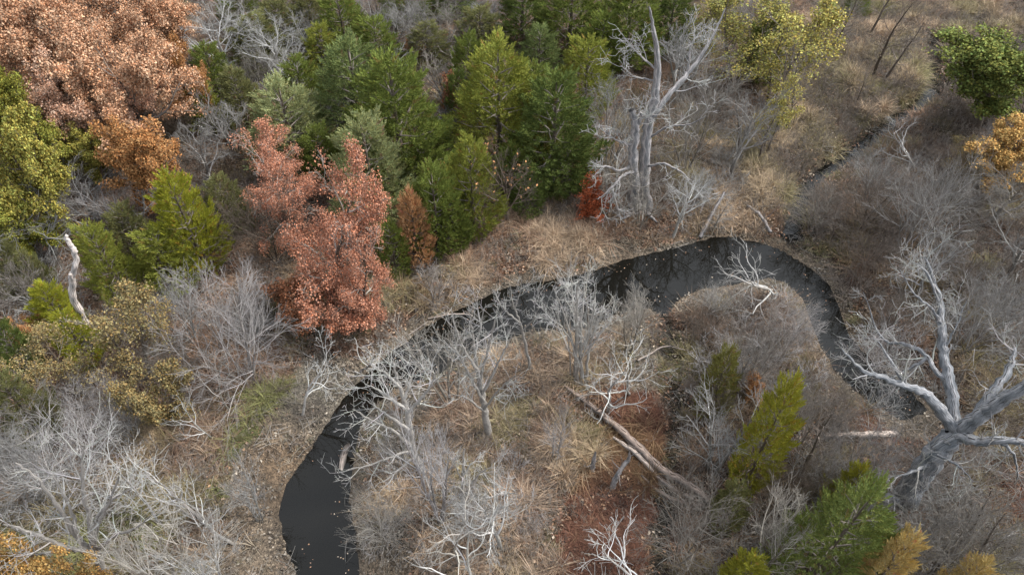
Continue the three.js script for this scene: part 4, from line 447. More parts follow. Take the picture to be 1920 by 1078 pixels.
const SOIL = { litter: [0.14, 0.097, 0.07], straw: [0.172, 0.125, 0.090], red: [0.095, 0.05, 0.037], redbrown: [0.115, 0.073, 0.056], mud: [0.185, 0.16, 0.135], rust: [0.165, 0.1, 0.07], tan: [0.19, 0.135, 0.095], field: [0.165, 0.13, 0.09], brush: [0.085, 0.056, 0.044], dark: [0.05, 0.037, 0.03], green: [0.11, 0.1, 0.05], olive: [0.13, 0.105, 0.068], bed: [0.05, 0.042, 0.032], wet: [0.06, 0.052, 0.042] };
{
  const xs = [], zs = [];
  for (const x of [-600, -300, -150, -90, -60]) xs.push(x); for (let i = 0; i < GX; i++) xs.push(AREA.x0 + i * CELL); for (const x of [60, 90, 150, 300, 600]) xs.push(x);
  for (const z of [-900, -500, -250, -140, -90]) zs.push(z); for (let j = 0; j < GZ; j++) zs.push(AREA.z0 + j * CELL); for (const z of [15, 60, 200, 600]) zs.push(z);
  const P = [], C = [], U = [], I = [];
  for (const z of zs) for (const x of xs) {
    const inside = x >= AREA.x0 && x <= AREA.x1 && z >= AREA.z0 && z <= AREA.z1, k = cellAt(x, z);
    P.push(x, inside ? heights[k] : 0, z);
    const c = SOIL[inside ? region[k] : 'litter'], f = 0.7 + 0.6 * fbm(x * 1.7, z * 1.7, 20, 3), w = fbm(x * 0.35, z * 0.35, 25, 3) - 0.5;
    C.push(c[0] * f * (1 + 0.3 * w), c[1] * f, c[2] * f * (1 - 0.3 * w)); U.push(x / 3.7, z / 3.7);
  }
  const nx = xs.length;
  for (let j = 0; j + 1 < zs.length; j++) for (let i = 0; i + 1 < nx; i++) { const a = j * nx + i; I.push(a, a + nx, a + 1, a + 1, a + nx, a + nx + 1); }
  const g = new THREE.BufferGeometry(); g.setAttribute('position', new THREE.Float32BufferAttribute(P, 3)); g.setAttribute('color', new THREE.Float32BufferAttribute(C, 3)); g.setAttribute('uv', new THREE.Float32BufferAttribute(U, 2)); g.setIndex(I); g.computeVertexNormals();
  const speck = noiseTexture(512, (u, v) => { const a = tileNoise(u, v, 90, 3), b = tileNoise(u, v, 30, 4), c = tileNoise(u, v, 160, 6); const k = 0.55 + 0.5 * (a - 0.5) + 0.4 * (b - 0.5) + 0.45 * (c - 0.5) + (a > 0.78 ? 0.25 : 0); return [k * 1.05, k, k * 0.93]; }, true);
  const relief = noiseTexture(512, (u, v) => { const k = 0.4 * tileNoise(u, v, 90, 3) + 0.3 * tileNoise(u, v, 30, 4) + 0.3 * tileNoise(u, v, 160, 6); return [k, k, k]; });
  const m = new THREE.MeshStandardMaterial({ vertexColors: true, map: speck, bumpMap: relief, bumpScale: 0.12, roughness: 1, color: new THREE.Color().setRGB(1.75, 1.75, 1.75) });
  const o = new THREE.Mesh(g, m); o.name = 'ground'; o.receiveShadow = true; o.castShadow = true; o.userData = { kind: 'structure', label: 'leaf-strewn bottomland floor with carved stream bed', category: 'ground' }; scene.add(o);
}
// water: flat sheets over the carved beds
{
  const wm = new THREE.MeshPhysicalMaterial({ color: new THREE.Color().setRGB(0.016, 0.015, 0.012), roughness: 0.015, ior: 1.37, transmission: 0.6, thickness: 0.6, attenuationColor: new THREE.Color().setRGB(0.35, 0.27, 0.16), attenuationDistance: 0.5 });
  const sheet = (poly, y, name, label) => {
    const s = new THREE.Shape(poly.map(([x, z]) => new THREE.Vector2(x, -z)));
    const g = new THREE.ShapeGeometry(s); g.rotateX(-Math.PI / 2);
    const o = new THREE.Mesh(g, wm); o.name = name; o.position.y = y; o.receiveShadow = true; o.userData = { kind: 'structure', label, category: 'water' }; scene.add(o);
  };
  // the sheet follows the outline and reaches a little under the banks on every side
  const P = [], I = [], at = new Map(), S = 0.5, vert = (i, j) => { const k = i * 1000 + j; if (!at.has(k)) { at.set(k, P.length / 3); P.push(AREA.x0 + i * S, 0, AREA.z0 + j * S); } return at.get(k); };
  for (let i = 0; i < (AREA.x1 - AREA.x0) / S; i++) for (let j = 0; j < (AREA.z1 - AREA.z0) / S; j++) if (polyDist(POOL, AREA.x0 + (i + 0.5) * S, AREA.z0 + (j + 0.5) * S) < 0.8) { const a = vert(i, j), b = vert(i + 1, j), c = vert(i, j + 1), d = vert(i + 1, j + 1); I.push(a, c, b, b, c, d); }
  const pg = new THREE.BufferGeometry(); pg.setAttribute('position', new THREE.Float32BufferAttribute(P, 3)); pg.setIndex(I); pg.computeVertexNormals();
  const pw = new THREE.Mesh(pg, wm); pw.name = 'stream_water'; pw.position.y = WATER; pw.receiveShadow = true; pw.userData = { kind: 'structure', label: 'dark still water of the winding stream and its wide pool', category: 'water' }; scene.add(pw);
  const side = (d) => DITCH.slice(0, 10).map(([x, z], i, L) => { const [ax, az] = L[Math.max(0, i - 1)], [bx, bz] = L[Math.min(L.length - 1, i + 1)]; const nx = bz - az, nz = -(bx - ax), l = Math.hypot(nx, nz); return [x + nx / l * d, z + nz / l * d]; });
  sheet([...side(0.65), ...side(-0.65).reverse()], -0.56, 'ditch_water', 'narrow strip of grey water in the upper right ditch');
}
console.log('terrain built');

// ---------------------------------------------------------------- growing trees
// o.levels[k]: n children per parent, len as a share, angle range, segs, wander, up pull
function grow(o, r) {
  const trunk = new Builder(), limbs = new Builder(), tips = [];
  const shade = (lv) => { const k = (o.paleTo ? [1.0, 1.12, 0.95, 0.74, 0.6][lv] : 1) * (0.82 + 0.36 * r()); return [k * (0.98 + 0.05 * r()), k, k * (0.96 + 0.06 * r())]; };
  function branch(p0, d0, len, rad, lv, bare) {
    const L = o.levels[lv], segs = L.segs, pts = [p0.clone()], rads = [rad], d = d0.clone(), p = p0.clone(), end = lv === 0 ? (o.tipR ?? 0.18) : 0.25;
    for (let k = 1; k <= segs; k++) {
      d.addScaledVector(randDir(r), L.wander); d.y += L.up; d.normalize();
      p.addScaledVector(d, len / segs); if (p.y < 0.05 && lv) p.y = 0.05 + 0.05 * r();
      pts.push(p.clone()); rads.push(Math.max(o.minR, rad * (1 - (1 - end) * k / segs)));
    }
    (lv === 0 ? trunk : limbs).tube(pts, rads, lv === 0 ? 8 : lv === 1 ? 5 : 3, shade(lv));
    if (lv >= o.leafLevel && !bare) for (let k = 1; k <= segs; k++) tips.push([pts[k], d.clone()]);
    if (lv + 1 >= o.levels.length) return;
    const C = o.levels[lv + 1], n = Math.round(C.n[0] + (C.n[1] - C.n[0]) * r());
    for (let k = 0; k < n; k++) {
      const t = C.from + (1 - C.from) * ((k + r() * 0.9) / n), f = clamp(t, 0, 0.999) * segs, i = Math.floor(f);
      const q = pts[i].clone().lerp(pts[i + 1], f - i), bd = pts[i + 1].clone().sub(pts[i]).normalize();
      const a = C.ang[0] + (C.ang[1] - C.ang[0]) * r(), side = perp(bd, r); if (lv === 0 && o.stems === 1) { const g = k * 2.4 + r(); side.set(Math.cos(g), 0, Math.sin(g)); side.addScaledVector(bd, -side.dot(bd)).normalize(); }
      const nd = bd.clone().multiplyScalar(Math.cos(a)).addScaledVector(side, Math.sin(a));
      let l = (lv === 0 ? o.R * (C.len * (o.shape ? o.shape(t) : 1.15 - 0.6 * t)) : len * C.len * (1.1 - 0.45 * t)) * (0.7 + 0.6 * r());
      branch(q, nd, l, Math.max(o.minR, Math.min(rads[i] * 0.6, rads[i + 1] * 0.8)), lv + 1, bare || (lv === 0 && o.bareShare && r() < o.bareShare));
    }
  }
  for (let s = 0; s < o.stems; s++) {
    const a = s / o.stems * 6.283 + r(), lean = o.lean * (0.4 + 0.8 * r());
    const d = V(Math.cos(a) * lean, 1, Math.sin(a) * lean).normalize(), q = o.stems > 1 ? 0.18 : 0;
    branch(V(Math.cos(a) * q * r(), -0.15, Math.sin(a) * q * r()), d, o.H * (o.trunkShare ?? 1) * (s ? 0.7 + 0.35 * r() : 1), o.trunkR * (s ? 0.6 + 0.4 * r() : 1), 0, false);
  }
  return { trunk, limbs, tips };
}
const STYLE = {
  spread: (r) => ({ H: 5, R: 2.3, stems: 1, lean: 0.12, trunkR: 0.12, minR: 0.0048, leafLevel: 9, paleTo: 1, trunkShare: 0.72, levels: [{ segs: 9, wander: 0.15, up: 0.05 }, { n: [9, 12], len: 1.2, ang: [0.55, 1.1], segs: 8, wander: 0.22, up: 0.08, from: 0.25 }, { n: [6, 8], len: 0.5, ang: [0.45, 0.9], segs: 5, wander: 0.24, up: 0.06, from: 0.2 }, { n: [5, 6], len: 0.5, ang: [0.4, 0.8], segs: 3, wander: 0.2, up: 0.04, from: 0.15 }, { n: [2, 4], len: 0.6, ang: [0.35, 0.75], segs: 2, wander: 0.14, up: 0.0, from: 0.2 }] }),
  fan: (r) => ({ H: 4.6, R: 1.8, stems: 4, lean: 0.2, trunkR: 0.065, minR: 0.0048, leafLevel: 9, paleTo: 1, levels: [{ segs: 9, wander: 0.08, up: 0.06 }, { n: [8, 10], len: 1.05, ang: [0.35, 0.7], segs: 6, wander: 0.13, up: 0.11, from: 0.3 }, { n: [5, 6], len: 0.5, ang: [0.35, 0.7], segs: 4, wander: 0.15, up: 0.08, from: 0.2 }, { n: [4, 5], len: 0.55, ang: [0.3, 0.65], segs: 2, wander: 0.12, up: 0.05, from: 0.2 }] }),
  fuzzy: (r) => ({ H: 3.4, R: 2.0, stems: 5, lean: 0.5, trunkR: 0.05, minR: 0.0042, leafLevel: 9, paleTo: 1, levels: [{ segs: 7, wander: 0.14, up: 0.03 }, { n: [8, 10], len: 0.95, ang: [0.5, 1.1], segs: 5, wander: 0.18, up: 0.04, from: 0.15 }, { n: [6, 8], len: 0.6, ang: [0.4, 0.9], segs: 3, wander: 0.16, up: 0.01, from: 0.15 }, { n: [4, 5], len: 0.65, ang: [0.3, 0.75], segs: 2, wander: 0.12, up: -0.01, from: 0.2 }] }),
  crook: (r) => ({ H: 3.4, R: 1.6, stems: 1, lean: 0.3, trunkR: 0.065, minR: 0.005, leafLevel: 9, paleTo: 1, levels: [{ segs: 9, wander: 0.26, up: 0.05 }, { n: [7, 9], len: 1.1, ang: [0.6, 1.1], segs: 8, wander: 0.36, up: 0.06, from: 0.25 }, { n: [4, 5], len: 0.5, ang: [0.5, 0.95], segs: 5, wander: 0.34, up: 0.04, from: 0.25 }, { n: [3, 4], len: 0.55, ang: [0.4, 0.8], segs: 3, wander: 0.22, up: 0.0, from: 0.25 }] }),
  sapling: (r) => ({ H: 4.8, R: 0.9, stems: 1, lean: 0.1, trunkR: 0.055, minR: 0.005, leafLevel: 9, paleTo: 1, levels: [{ segs: 9, wander: 0.07, up: 0.05 }, { n: [12, 16], len: 1.0, ang: [0.5, 0.9], segs: 4, wander: 0.18, up: 0.08, from: 0.3 }, { n: [4, 6], len: 0.5, ang: [0.4, 0.8], segs: 3, wander: 0.2, up: 0.04, from: 0.2 }, { n: [2, 3], len: 0.5, ang: [0.4, 0.8], segs: 2, wander: 0.2, up: 0, from: 0.3 }] }),
  shrub: (r) => ({ H: 1.3, R: 0.75, stems: 9, lean: 0.7, trunkR: 0.02, minR: 0.005, leafLevel: 9, paleTo: 1, levels: [{ segs: 5, wander: 0.16, up: 0.03 }, { n: [5, 7], len: 0.8, ang: [0.4, 0.9], segs: 3, wander: 0.2, up: 0.03, from: 0.2 }, { n: [3, 5], len: 0.55, ang: [0.35, 0.8], segs: 2, wander: 0.2, up: 0, from: 0.2 }] }),
  oak: (r) => ({ H: 7.5, R: 3.0, stems: 1, lean: 0.12, trunkR: 0.22, minR: 0.012, leafLevel: 2, trunkShare: 0.78, shape: (t) => 0.6 + 0.75 * Math.sin(Math.PI * clamp(t * 0.95, 0, 1)), levels: [{ segs: 8, wander: 0.12, up: 0.06 }, { n: [12, 14], len: 0.95, ang: [0.7, 1.2], segs: 6, wander: 0.25, up: 0.1, from: 0.32 }, { n: [6, 8], len: 0.5, ang: [0.5, 1.0], segs: 4, wander: 0.3, up: 0.05, from: 0.25 }, { n: [4, 5], len: 0.5, ang: [0.4, 0.9], segs: 2, wander: 0.3, up: 0.03, from: 0.3 }], leaves: 36, leafSize: [0.085, 0.15], scatter: 0.34 }),
  maple: (r) => ({ H: 6.0, R: 1.9, stems: 1, lean: 0.1, trunkR: 0.13, minR: 0.01, leafLevel: 2, trunkShare: 0.85, shape: (t) => 0.55 + 0.7 * Math.sin(Math.PI * clamp(t * 0.9, 0, 1)), levels: [{ segs: 7, wander: 0.09, up: 0.06 }, { n: [14, 17], len: 0.95, ang: [0.6, 1.1], segs: 5, wander: 0.2, up: 0.1, from: 0.25 }, { n: [5, 7], len: 0.5, ang: [0.5, 1.0], segs: 3, wander: 0.25, up: 0.05, from: 0.25 }, { n: [3, 4], len: 0.5, ang: [0.4, 0.9], segs: 2, wander: 0.3, up: 0.03, from: 0.3 }], leaves: 22, leafSize: [0.085, 0.14], scatter: 0.28 }),
  redoak: (r) => ({ H: 7.5, R: 2.3, stems: 1, lean: 0.25, trunkR: 0.17, minR: 0.011, leafLevel: 2, trunkShare: 0.86, bareShare: 0.10, shape: (t) => 1.15 - 0.35 * t, levels: [{ segs: 9, wander: 0.16, up: 0.06 }, { n: [16, 19], len: 0.9, ang: [0.7, 1.25], segs: 7, wander: 0.34, up: 0.04, from: 0.08 }, { n: [6, 7], len: 0.5, ang: [0.5, 1.0], segs: 4, wander: 0.34, up: 0.02, from: 0.25 }, { n: [4, 5], len: 0.5, ang: [0.4, 0.9], segs: 2, wander: 0.3, up: 0.02, from: 0.3 }], leaves: 11, leafSize: [0.07, 0.12], scatter: 0.36 }),
  sparse: (r) => ({ H: 5.5, R: 1.5, stems: 2, lean: 0.14, trunkR: 0.08, minR: 0.008, leafLevel: 2, levels: [{ segs: 8, wander: 0.12, up: 0.05 }, { n: [10, 12], len: 0.95, ang: [0.5, 0.95], segs: 5, wander: 0.2, up: 0.08, from: 0.2 }, { n: [5, 6], len: 0.5, ang: [0.4, 0.9], segs: 3, wander: 0.24, up: 0.03, from: 0.25 }, { n: [3, 4], len: 0.5, ang: [0.4, 0.9], segs: 2, wander: 0.24, up: 0.03, from: 0.3 }], leaves: 3.6, leafSize: [0.07, 0.11], scatter: 0.28 }),
  bush: (r) => ({ H: 2.6, R: 1.0, stems: 5, lean: 0.4, trunkR: 0.04, minR: 0.0045, leafLevel: 1, levels: [{ segs: 6, wander: 0.14, up: 0.04 }, { n: [7, 9], len: 0.9, ang: [0.5, 1.0], segs: 4, wander: 0.22, up: 0.05, from: 0.15 }, { n: [4, 5], len: 0.5, ang: [0.4, 0.9], segs: 2, wander: 0.24, up: 0.03, from: 0.25 }], leaves: 10, leafSize: [0.06, 0.105], scatter: 0.18 }),
};
function extent(g) { g.computeBoundingBox(); return g.boundingBox; }
const variants = {};
function makeVariants(style, count, seed) {
  variants[style] = [];
  for (let v = 0; v < count; v++) {
    const r = rngOf(seed + v * 101), o = STYLE[style](r), t = grow(o, r), out = { trunk: t.trunk.build(), limbs: t.limbs.build() };
    if (o.leaves) {
      const b = new Builder();
      for (const [p, d] of t.tips) {
        const dense = smooth(0.25, 0.6, fbm(p.x * 0.8 + v * 9, p.z * 0.8 + p.y * 0.7, 300 + v, 2)) * 1.5 + 0.25, n = Math.floor(o.leaves * dense + r()), tone = 0.78 + 0.44 * r(), warm = (r() - 0.5) * 0.3; // leaves gather in clumps
        for (let k = 0; k < n; k++) {
          const q = p.clone().addScaledVector(randDir(r), o.scatter * Math.cbrt(r())), dir = randDir(r); dir.y -= 0.25; dir.normalize();
          const up = randDir(r); up.y += 0.9; up.addScaledVector(dir, -up.dot(dir)).normalize(); const side = V().crossVectors(dir, up);
          const s = o.leafSize[0] + (o.leafSize[1] - o.leafSize[0]) * r(), f = tone * (r() < 0.14 ? 0.4 + 0.2 * r() : 0.62 + 0.66 * r()), h = r() - 0.5 + warm;
          b.leaf(q, dir, side, up, s, s * (0.55 + 0.25 * r()), [f * (1 + 0.22 * h), f * (1 - 0.12 * h), f * (1 - 0.35 * h)], 0.28);
        }
      }
      out.leaves = b.build(true);
    }
    const all = [out.limbs, out.leaves].filter(Boolean).map(extent), lo = V(1e9, 1e9, 1e9), hi = V(-1e9, -1e9, -1e9); for (const e of all) { lo.min(e.min); hi.max(e.max); }
    out.h = hi.y; out.w = 0.46 * (hi.x - lo.x + hi.z - lo.z); variants[style].push(out);
  }
}
// cedar: a main cone with smaller leaders on its flanks, all clad in pointed sprays
function makeCedar(seed) {
  const r = rngOf(seed), b = new Builder(), limbs = new Builder(), trunk = new Builder(), Ht = 6, R = 1.75;
  const lob = [r() * 6.28, r() * 6.28, r() * 6.28], slim = 0.75 + 0.5 * r();
  const rad = (t, a) => R * Math.pow(1 - t, 0.8 * slim) * (0.55 + 0.45 * smooth(0, 0.22, t)) * (1 + 0.17 * Math.sin(2 * a + lob[0] + t * 4) + 0.13 * Math.sin(3 * a + lob[1] - t * 7) + 0.08 * Math.sin(5 * a + lob[2] + t * 11));
  trunk.tube([V(0, -0.2, 0), V(0.03, 1.2, 0.02), V(0, 3, 0), V(0.02, Ht * 0.93, 0)], [0.13, 0.1, 0.065, 0.015], 7, [1, 1, 1]);
  const zt = V();
  function spray(p, d, len, tone) {
    const dry = r() < 0.035 ? 1 : 0; // a browned spray
    const up = Math.abs(d.y) > 0.95 ? V(1, 0, 0) : V(0, 1, 0), s = V().crossVectors(d, up).normalize(), n = V().crossVectors(s, d), N = 25, turn = r() * 6.28;
    for (let k = 0; k < N; k++) {
      const t = (k + 0.5) / N, a = turn + k * 2.4, w = (1 - 0.55 * t) * 0.36 * len + 0.03;
      const out = zt.copy(s).multiplyScalar(Math.cos(a)).addScaledVector(n, Math.sin(a));
      const dd = d.clone().multiplyScalar(0.75).addScaledVector(out, 0.75 * (1.1 - t)); dd.y += 0.12; dd.normalize();
      const q = p.clone().addScaledVector(d, len * t * 0.85), sd = perp(dd, r), nn = V().crossVectors(sd, dd), f = tone * (0.75 + 0.5 * r()), h = r() - 0.5;
      b.leaf(q, dd, sd, nn, w * (0.5 + 0.45 * r()) + 0.03, 0.016 + 0.018 * r(), dry ? [f * 1.15, f * 0.72, f * 1.0] : [f * (1 + 0.25 * h), f, f * (1 - 0.25 * h)], 0.15);
    }
  }
  const leaders = [];
  const nl = 26 + Math.floor(r() * 8);
  for (let k = 0; k < nl; k++) { const t = 0.02 + 0.86 * Math.pow((k + r()) / nl, 0.9), a = k * 2.4 + r() * 0.8; leaders.push({ t, a, len: (0.75 + 0.6 * r()) * (1.2 - 0.75 * t), tone: 0.85 + 0.3 * r() }); }
  for (const L of leaders) { // limbs that carry a plume each
    const rr = rad(L.t, L.a), d = V(Math.cos(L.a), 0, Math.sin(L.a)), y0 = L.t * Ht, p0 = V(0, y0 * 0.92, 0), p1 = d.clone().multiplyScalar(rr * 0.55).setY(y0), ax = d.clone().multiplyScalar(0.75); ax.y = 0.65; ax.normalize();
    limbs.tube([p0, p1, p1.clone().addScaledVector(ax, L.len * 0.7)], [0.035, 0.025, 0.01], 4, [1, 1, 1]);
    const M = Math.round(25 * L.len + 9);
    for (let k = 0; k < M; k++) {
      const u = (k + r()) / M, c = r() * 6.28, w = (1 - u) * 0.42 * L.len + 0.04, side = perp(ax, r);
      const p = p1.clone().addScaledVector(ax, u * L.len).addScaledVector(side, w * (0.5 + 0.5 * r()));
      const dd = ax.clone().multiplyScalar(0.7).addScaledVector(side, 0.55 * (1 - u) + 0.1); dd.y += 0.25; dd.normalize();
      spray(p, dd, 0.26 + 0.26 * r(), L.tone * (0.9 + 0.2 * r()));
    }
  }
  const M = 660;
  for (let k = 0; k < M; k++) { // the main body
    const t = 1 - Math.pow((k + r()) / M, 0.62), a = k * 2.39996 + r(), rr = rad(t, a) * (0.55 + 0.4 * Math.sqrt(r()));
    const d = V(Math.cos(a), 0.35 + 0.8 * t + 0.3 * r(), Math.sin(a)).normalize();
    spray(V(Math.cos(a) * rr, t * Ht * 0.97 + 0.1, Math.sin(a) * rr), d, 0.3 + 0.35 * r(), 0.8 + 0.35 * r());
  }
  for (let k = 0; k < 8; k++) spray(V(0, Ht * (0.88 + 0.1 * k / 8), 0), V((r() - 0.5) * 0.6, 1, (r() - 0.5) * 0.6).normalize(), 0.45, 1);
  const out = { trunk: trunk.build(), limbs: limbs.build(), leaves: b.build(true) }, e = extent(out.leaves);
  out.h = e.max.y; out.w = 0.46 * (e.max.x - e.min.x + e.max.z - e.min.z); return out;
}
variants.cedar = []; for (let k = 0; k < 7; k++) variants.cedar.push(makeCedar(900 + k * 13));
makeVariants('spread', 5, 1000); makeVariants('fan', 4, 2000); makeVariants('fuzzy', 5, 3000); makeVariants('crook', 6, 4000); makeVariants('sapling', 4, 5000); makeVariants('shrub', 5, 6000);
makeVariants('oak', 3, 7000); makeVariants('maple', 4, 7500); makeVariants('redoak', 2, 8000); makeVariants('sparse', 4, 8500); makeVariants('bush', 4, 9000);
console.log('variants built');

const KIND = {
  cedar: ['cedar_tree', 'tree', 'cedars of the wood and clearings'], bare: ['leafless_tree', 'tree', 'leafless trees of the bottomland'],
  leafy: ['autumn_tree', 'tree', 'autumn-leaved trees and saplings'],
};
const leafSparse = {};
TREES.forEach(([kind, style, x, z, h, w, tint, label, extra], n) => {
  let hsh = 7; for (const c of label) hsh = (Math.imul(hsh, 31) + c.charCodeAt(0)) >>> 0;
  const r = rngOf(hsh), pool = variants[style], v = pool[hsh % pool.length];
  let [name, category, group] = KIND[kind];
  if (style === 'oak' || style === 'redoak') name = 'oak_tree'; else if (style === 'bush') { name = 'leafy_shrub'; category = 'shrub'; } else if (style === 'sapling' || style === 'crook') name = 'leafless_sapling';
  const o = thing(name, label, category, group);
  if (kind === 'cedar') { part('trunk', v.trunk, trunkBark, o); part('limbs', v.limbs, limbBark, o); part('crown', v.leaves, cedarMats[tint], o); }
  else if (kind === 'leafy') { part('trunk', v.trunk, trunkBark, o); part('limbs', v.limbs, style === 'redoak' ? paleLimb : limbBark, o); part('crown', v.leaves, leafMats[tint], o); }
  else { const bm = bareMats[tint][Math.floor(r() * 3)]; part('trunk', v.trunk, bm.trunk, o); part('crown', v.limbs, bm.limb, o); }
  const sy = h / v.h * (kind === 'cedar' ? 1.06 : 1), sx = clamp(w / v.w * (kind === 'cedar' ? (z > -16 ? 1.05 : 1.16) : 1.18), sy * 0.45, sy * 2.0);
  o.scale.set(sx, sy, sx); o.rotation.y = r() * 6.283; o.position.set(x, H(x, z) - 0.03, z);
  if (extra) { // last leaves still hanging
    const b = new Builder(), P = v.limbs.attributes.position;
    for (let k = 0; k < 90; k++) { const i = Math.floor(r() * P.count), q = V().fromBufferAttribute(P, i), d = randDir(r), s = perp(d, r); b.leaf(q, d, s, V().crossVectors(s, d), 0.16, 0.1, [1, 1, 1]); }
    const lf = part('last_leaves', b.build(true), leafMats[extra], o); lf.userData.kind = 'stuff';
  }
});
const ORDINAL = ['leftmost', 'second', 'third', 'fourth', 'fifth', 'sixth', 'seventh', 'eighth', 'ninth', 'tenth', 'eleventh', 'twelfth', 'thirteenth', 'fourteenth', 'fifteenth', 'sixteenth', 'seventeenth', 'eighteenth', 'nineteenth', 'twentieth', 'twenty-first', 'twenty-second', 'twenty-third', 'twenty-fourth', 'twenty-fifth', 'twenty-sixth', 'twenty-seventh', 'twenty-eighth'];
SHRUBS.forEach(([tint, phrase, all], a) => {
  const across = ([x, z]) => x / (25.0 * 0.743 - z * 0.669), pts = all.filter(([x, z]) => shore[cellAt(x, z)] > 0.4).sort((p, q) => across(p) - across(q));
  pts.forEach(([x, z, h], n) => {
    const r = rngOf(5000 + a * 97 + n * 13), v = variants.shrub[(n + a) % variants.shrub.length], rank = n === 0 ? 'leftmost one' : n === pts.length - 1 ? 'rightmost one' : `${ORDINAL[n]} from the left`;
    const o = thing('leafless_shrub', `low ${{ brown: 'brownish', grey: 'grey', lilac: 'lilac-grey' }[tint]} bare shrub ${phrase}, ${rank}`, 'shrub', `low leafless shrubs ${phrase}`);
    const bm = bareMats[tint][Math.floor(r() * 3)]; part('stems', v.trunk, bm.limb, o); part('twigs', v.limbs, bm.limb, o);
    const s = h / v.h; o.scale.set(s * (1 + 0.5 * r()), s, s * (1 + 0.5 * r())); o.rotation.y = r() * 6.28; o.position.set(x, H(x, z) - 0.03, z);
  });
});
console.log('trees placed');

// ---------------------------------------------------------------- the traced dead trees
const traced = (label, seed, tint, twigs, len, levels = 3) => ({ label, seed, twigs, len, levels, kink: 0.15, minR: 0.006, kind: 'leafless_tree', m: [barkMat(BARE[tint].map((v) => v * 1.1), 0.02), twigMat(BARE[tint].map((v) => v * 0.86))] });
const TWIGS = {
  twin_trunk_dead_tree: { label: 'tall grey twin-trunk dead tree standing on the far bank', seed: 31, twigs: 5, len: 1.0, m: [deadBark, deadLimb], minR: 0.01 },
  dead_oak_tree: { label: 'massive bluish grey dead oak with thick forked limbs at the right', seed: 53, twigs: 6, len: 0.9, m: [woodMat([0.42, 0.455, 0.48], 0.05), twigMat([0.30, 0.295, 0.285])], minR: 0.008 },
  fanned_tree: traced('broad pale leafless tree with fanned limbs in the lower left corner', 81, 'pale', 7, 0.95, 2),
  streamside_tree: traced('wide white leafless tree leaning over the dark stream', 82, 'white', 6, 0.8, 2),
  centre_tree: traced('tall pale leafless tree at the stream edge, centre of the picture', 83, 'pale', 6, 0.8, 2),
  clump_tree: traced('dense upright white clump of leafless stems by the water', 84, 'white', 7, 0.65, 2),
  candelabra_tree: traced('small white candelabra-shaped leafless tree on the grassy inner bend', 85, 'white', 3, 0.5, 2),
  bankside_tree: traced('thin crooked leafless tree in front of the stream, left of the white clump', 86, 'pale', 5, 0.5, 2),
  white_snag: { label: 'broken white snag trunk with a short fork, in the left-hand wood', seed: 71, twigs: 0, len: 0.3, m: [woodMat([0.86, 0.82, 0.76], 0.02), woodMat([0.86, 0.82, 0.76], 0.02)], minR: 0.01 },
};
for (const name in SKELETONS) {
  const S = SKELETONS[name], K = TWIGS[name], r = rngOf(K.seed), o = thing(K.kind ?? name, K.label, 'tree', K.kind ? KIND.bare[2] : undefined), [bx, bz] = S.at, by = H(bx, bz) - 0.1;
  o.position.set(bx, by, bz);
  const twig = new Builder();
  const side = (p0, d0, len, rad, lv) => {
    const pts = [p0.clone()], rads = [rad], p = p0.clone(), d = d0.clone(), segs = lv ? 3 : 6;
    for (let k = 1; k <= segs; k++) { d.addScaledVector(randDir(r), K.kink ?? 0.28); d.y += 0.04; d.normalize(); p.addScaledVector(d, len / segs); pts.push(p.clone()); rads.push(Math.max(K.minR * 0.8, rad * (1 - 0.75 * k / segs))); }
    twig.tube(pts, rads, lv ? 3 : 4, [0.95 + 0.1 * r(), 0.95 + 0.1 * r(), 0.95 + 0.1 * r()]);
    if (lv < (K.levels ?? 2)) { const n = lv === 0 ? 5 : 3; for (let k = 0; k < n; k++) { const i = 1 + Math.floor(r() * segs), a = 0.5 + 0.6 * r(), nd = d.clone().multiplyScalar(Math.cos(a)).addScaledVector(perp(d, r), Math.sin(a)); side(pts[i], nd, len * (0.4 + 0.25 * r()), Math.max(K.minR, rads[i] * 0.7), lv + 1); } }
  };
  for (const [kind, line] of S.lines) {
    const ctrl = line.map(([x, y, z]) => V(x, Math.max(y, -0.1), z)), curve = new THREE.CatmullRomCurve3(ctrl, false, 'centripetal'), N = Math.max(8, line.length * 5), pts = [], rads = [];
    for (let k = 0; k <= N; k++) { const t = k / N, f = t * (line.length - 1), i = Math.min(line.length - 2, Math.floor(f)); pts.push(curve.getPoint(t).addScaledVector(randDir(r), 0.02 + 0.1 * line[i][3])); rads.push((line[i][3] + (line[i + 1][3] - line[i][3]) * (f - i)) * (0.93 + 0.14 * r())); }
    const b = new Builder(); b.tube(pts, rads, rads[0] > 0.1 ? 12 : 6, [1, 1, 1], true);
    part(kind === 'trunk' ? 'trunk' : 'limb', b.build(), K.m[0], o);
    const n = kind === 'trunk' ? Math.round(K.twigs * 0.4) : K.twigs;
    for (let k = 0; k < n; k++) { const i = Math.floor((0.25 + 0.75 * r()) * N), d = pts[Math.min(i + 1, N)].clone().sub(pts[Math.max(0, i - 1)]).normalize(), a = 0.5 + 0.8 * r(), nd = d.clone().multiplyScalar(Math.cos(a)).addScaledVector(perp(d, r), Math.sin(a)); if (pts[i].y < 0.4) continue; side(pts[i], nd, K.len * (0.5 + 0.9 * r()), Math.max(K.minR, Math.min(0.035, rads[i] * 0.5)), 0); }
  }
  if (!twig.empty) part('twigs', twig.build(), K.m[1], o);
}

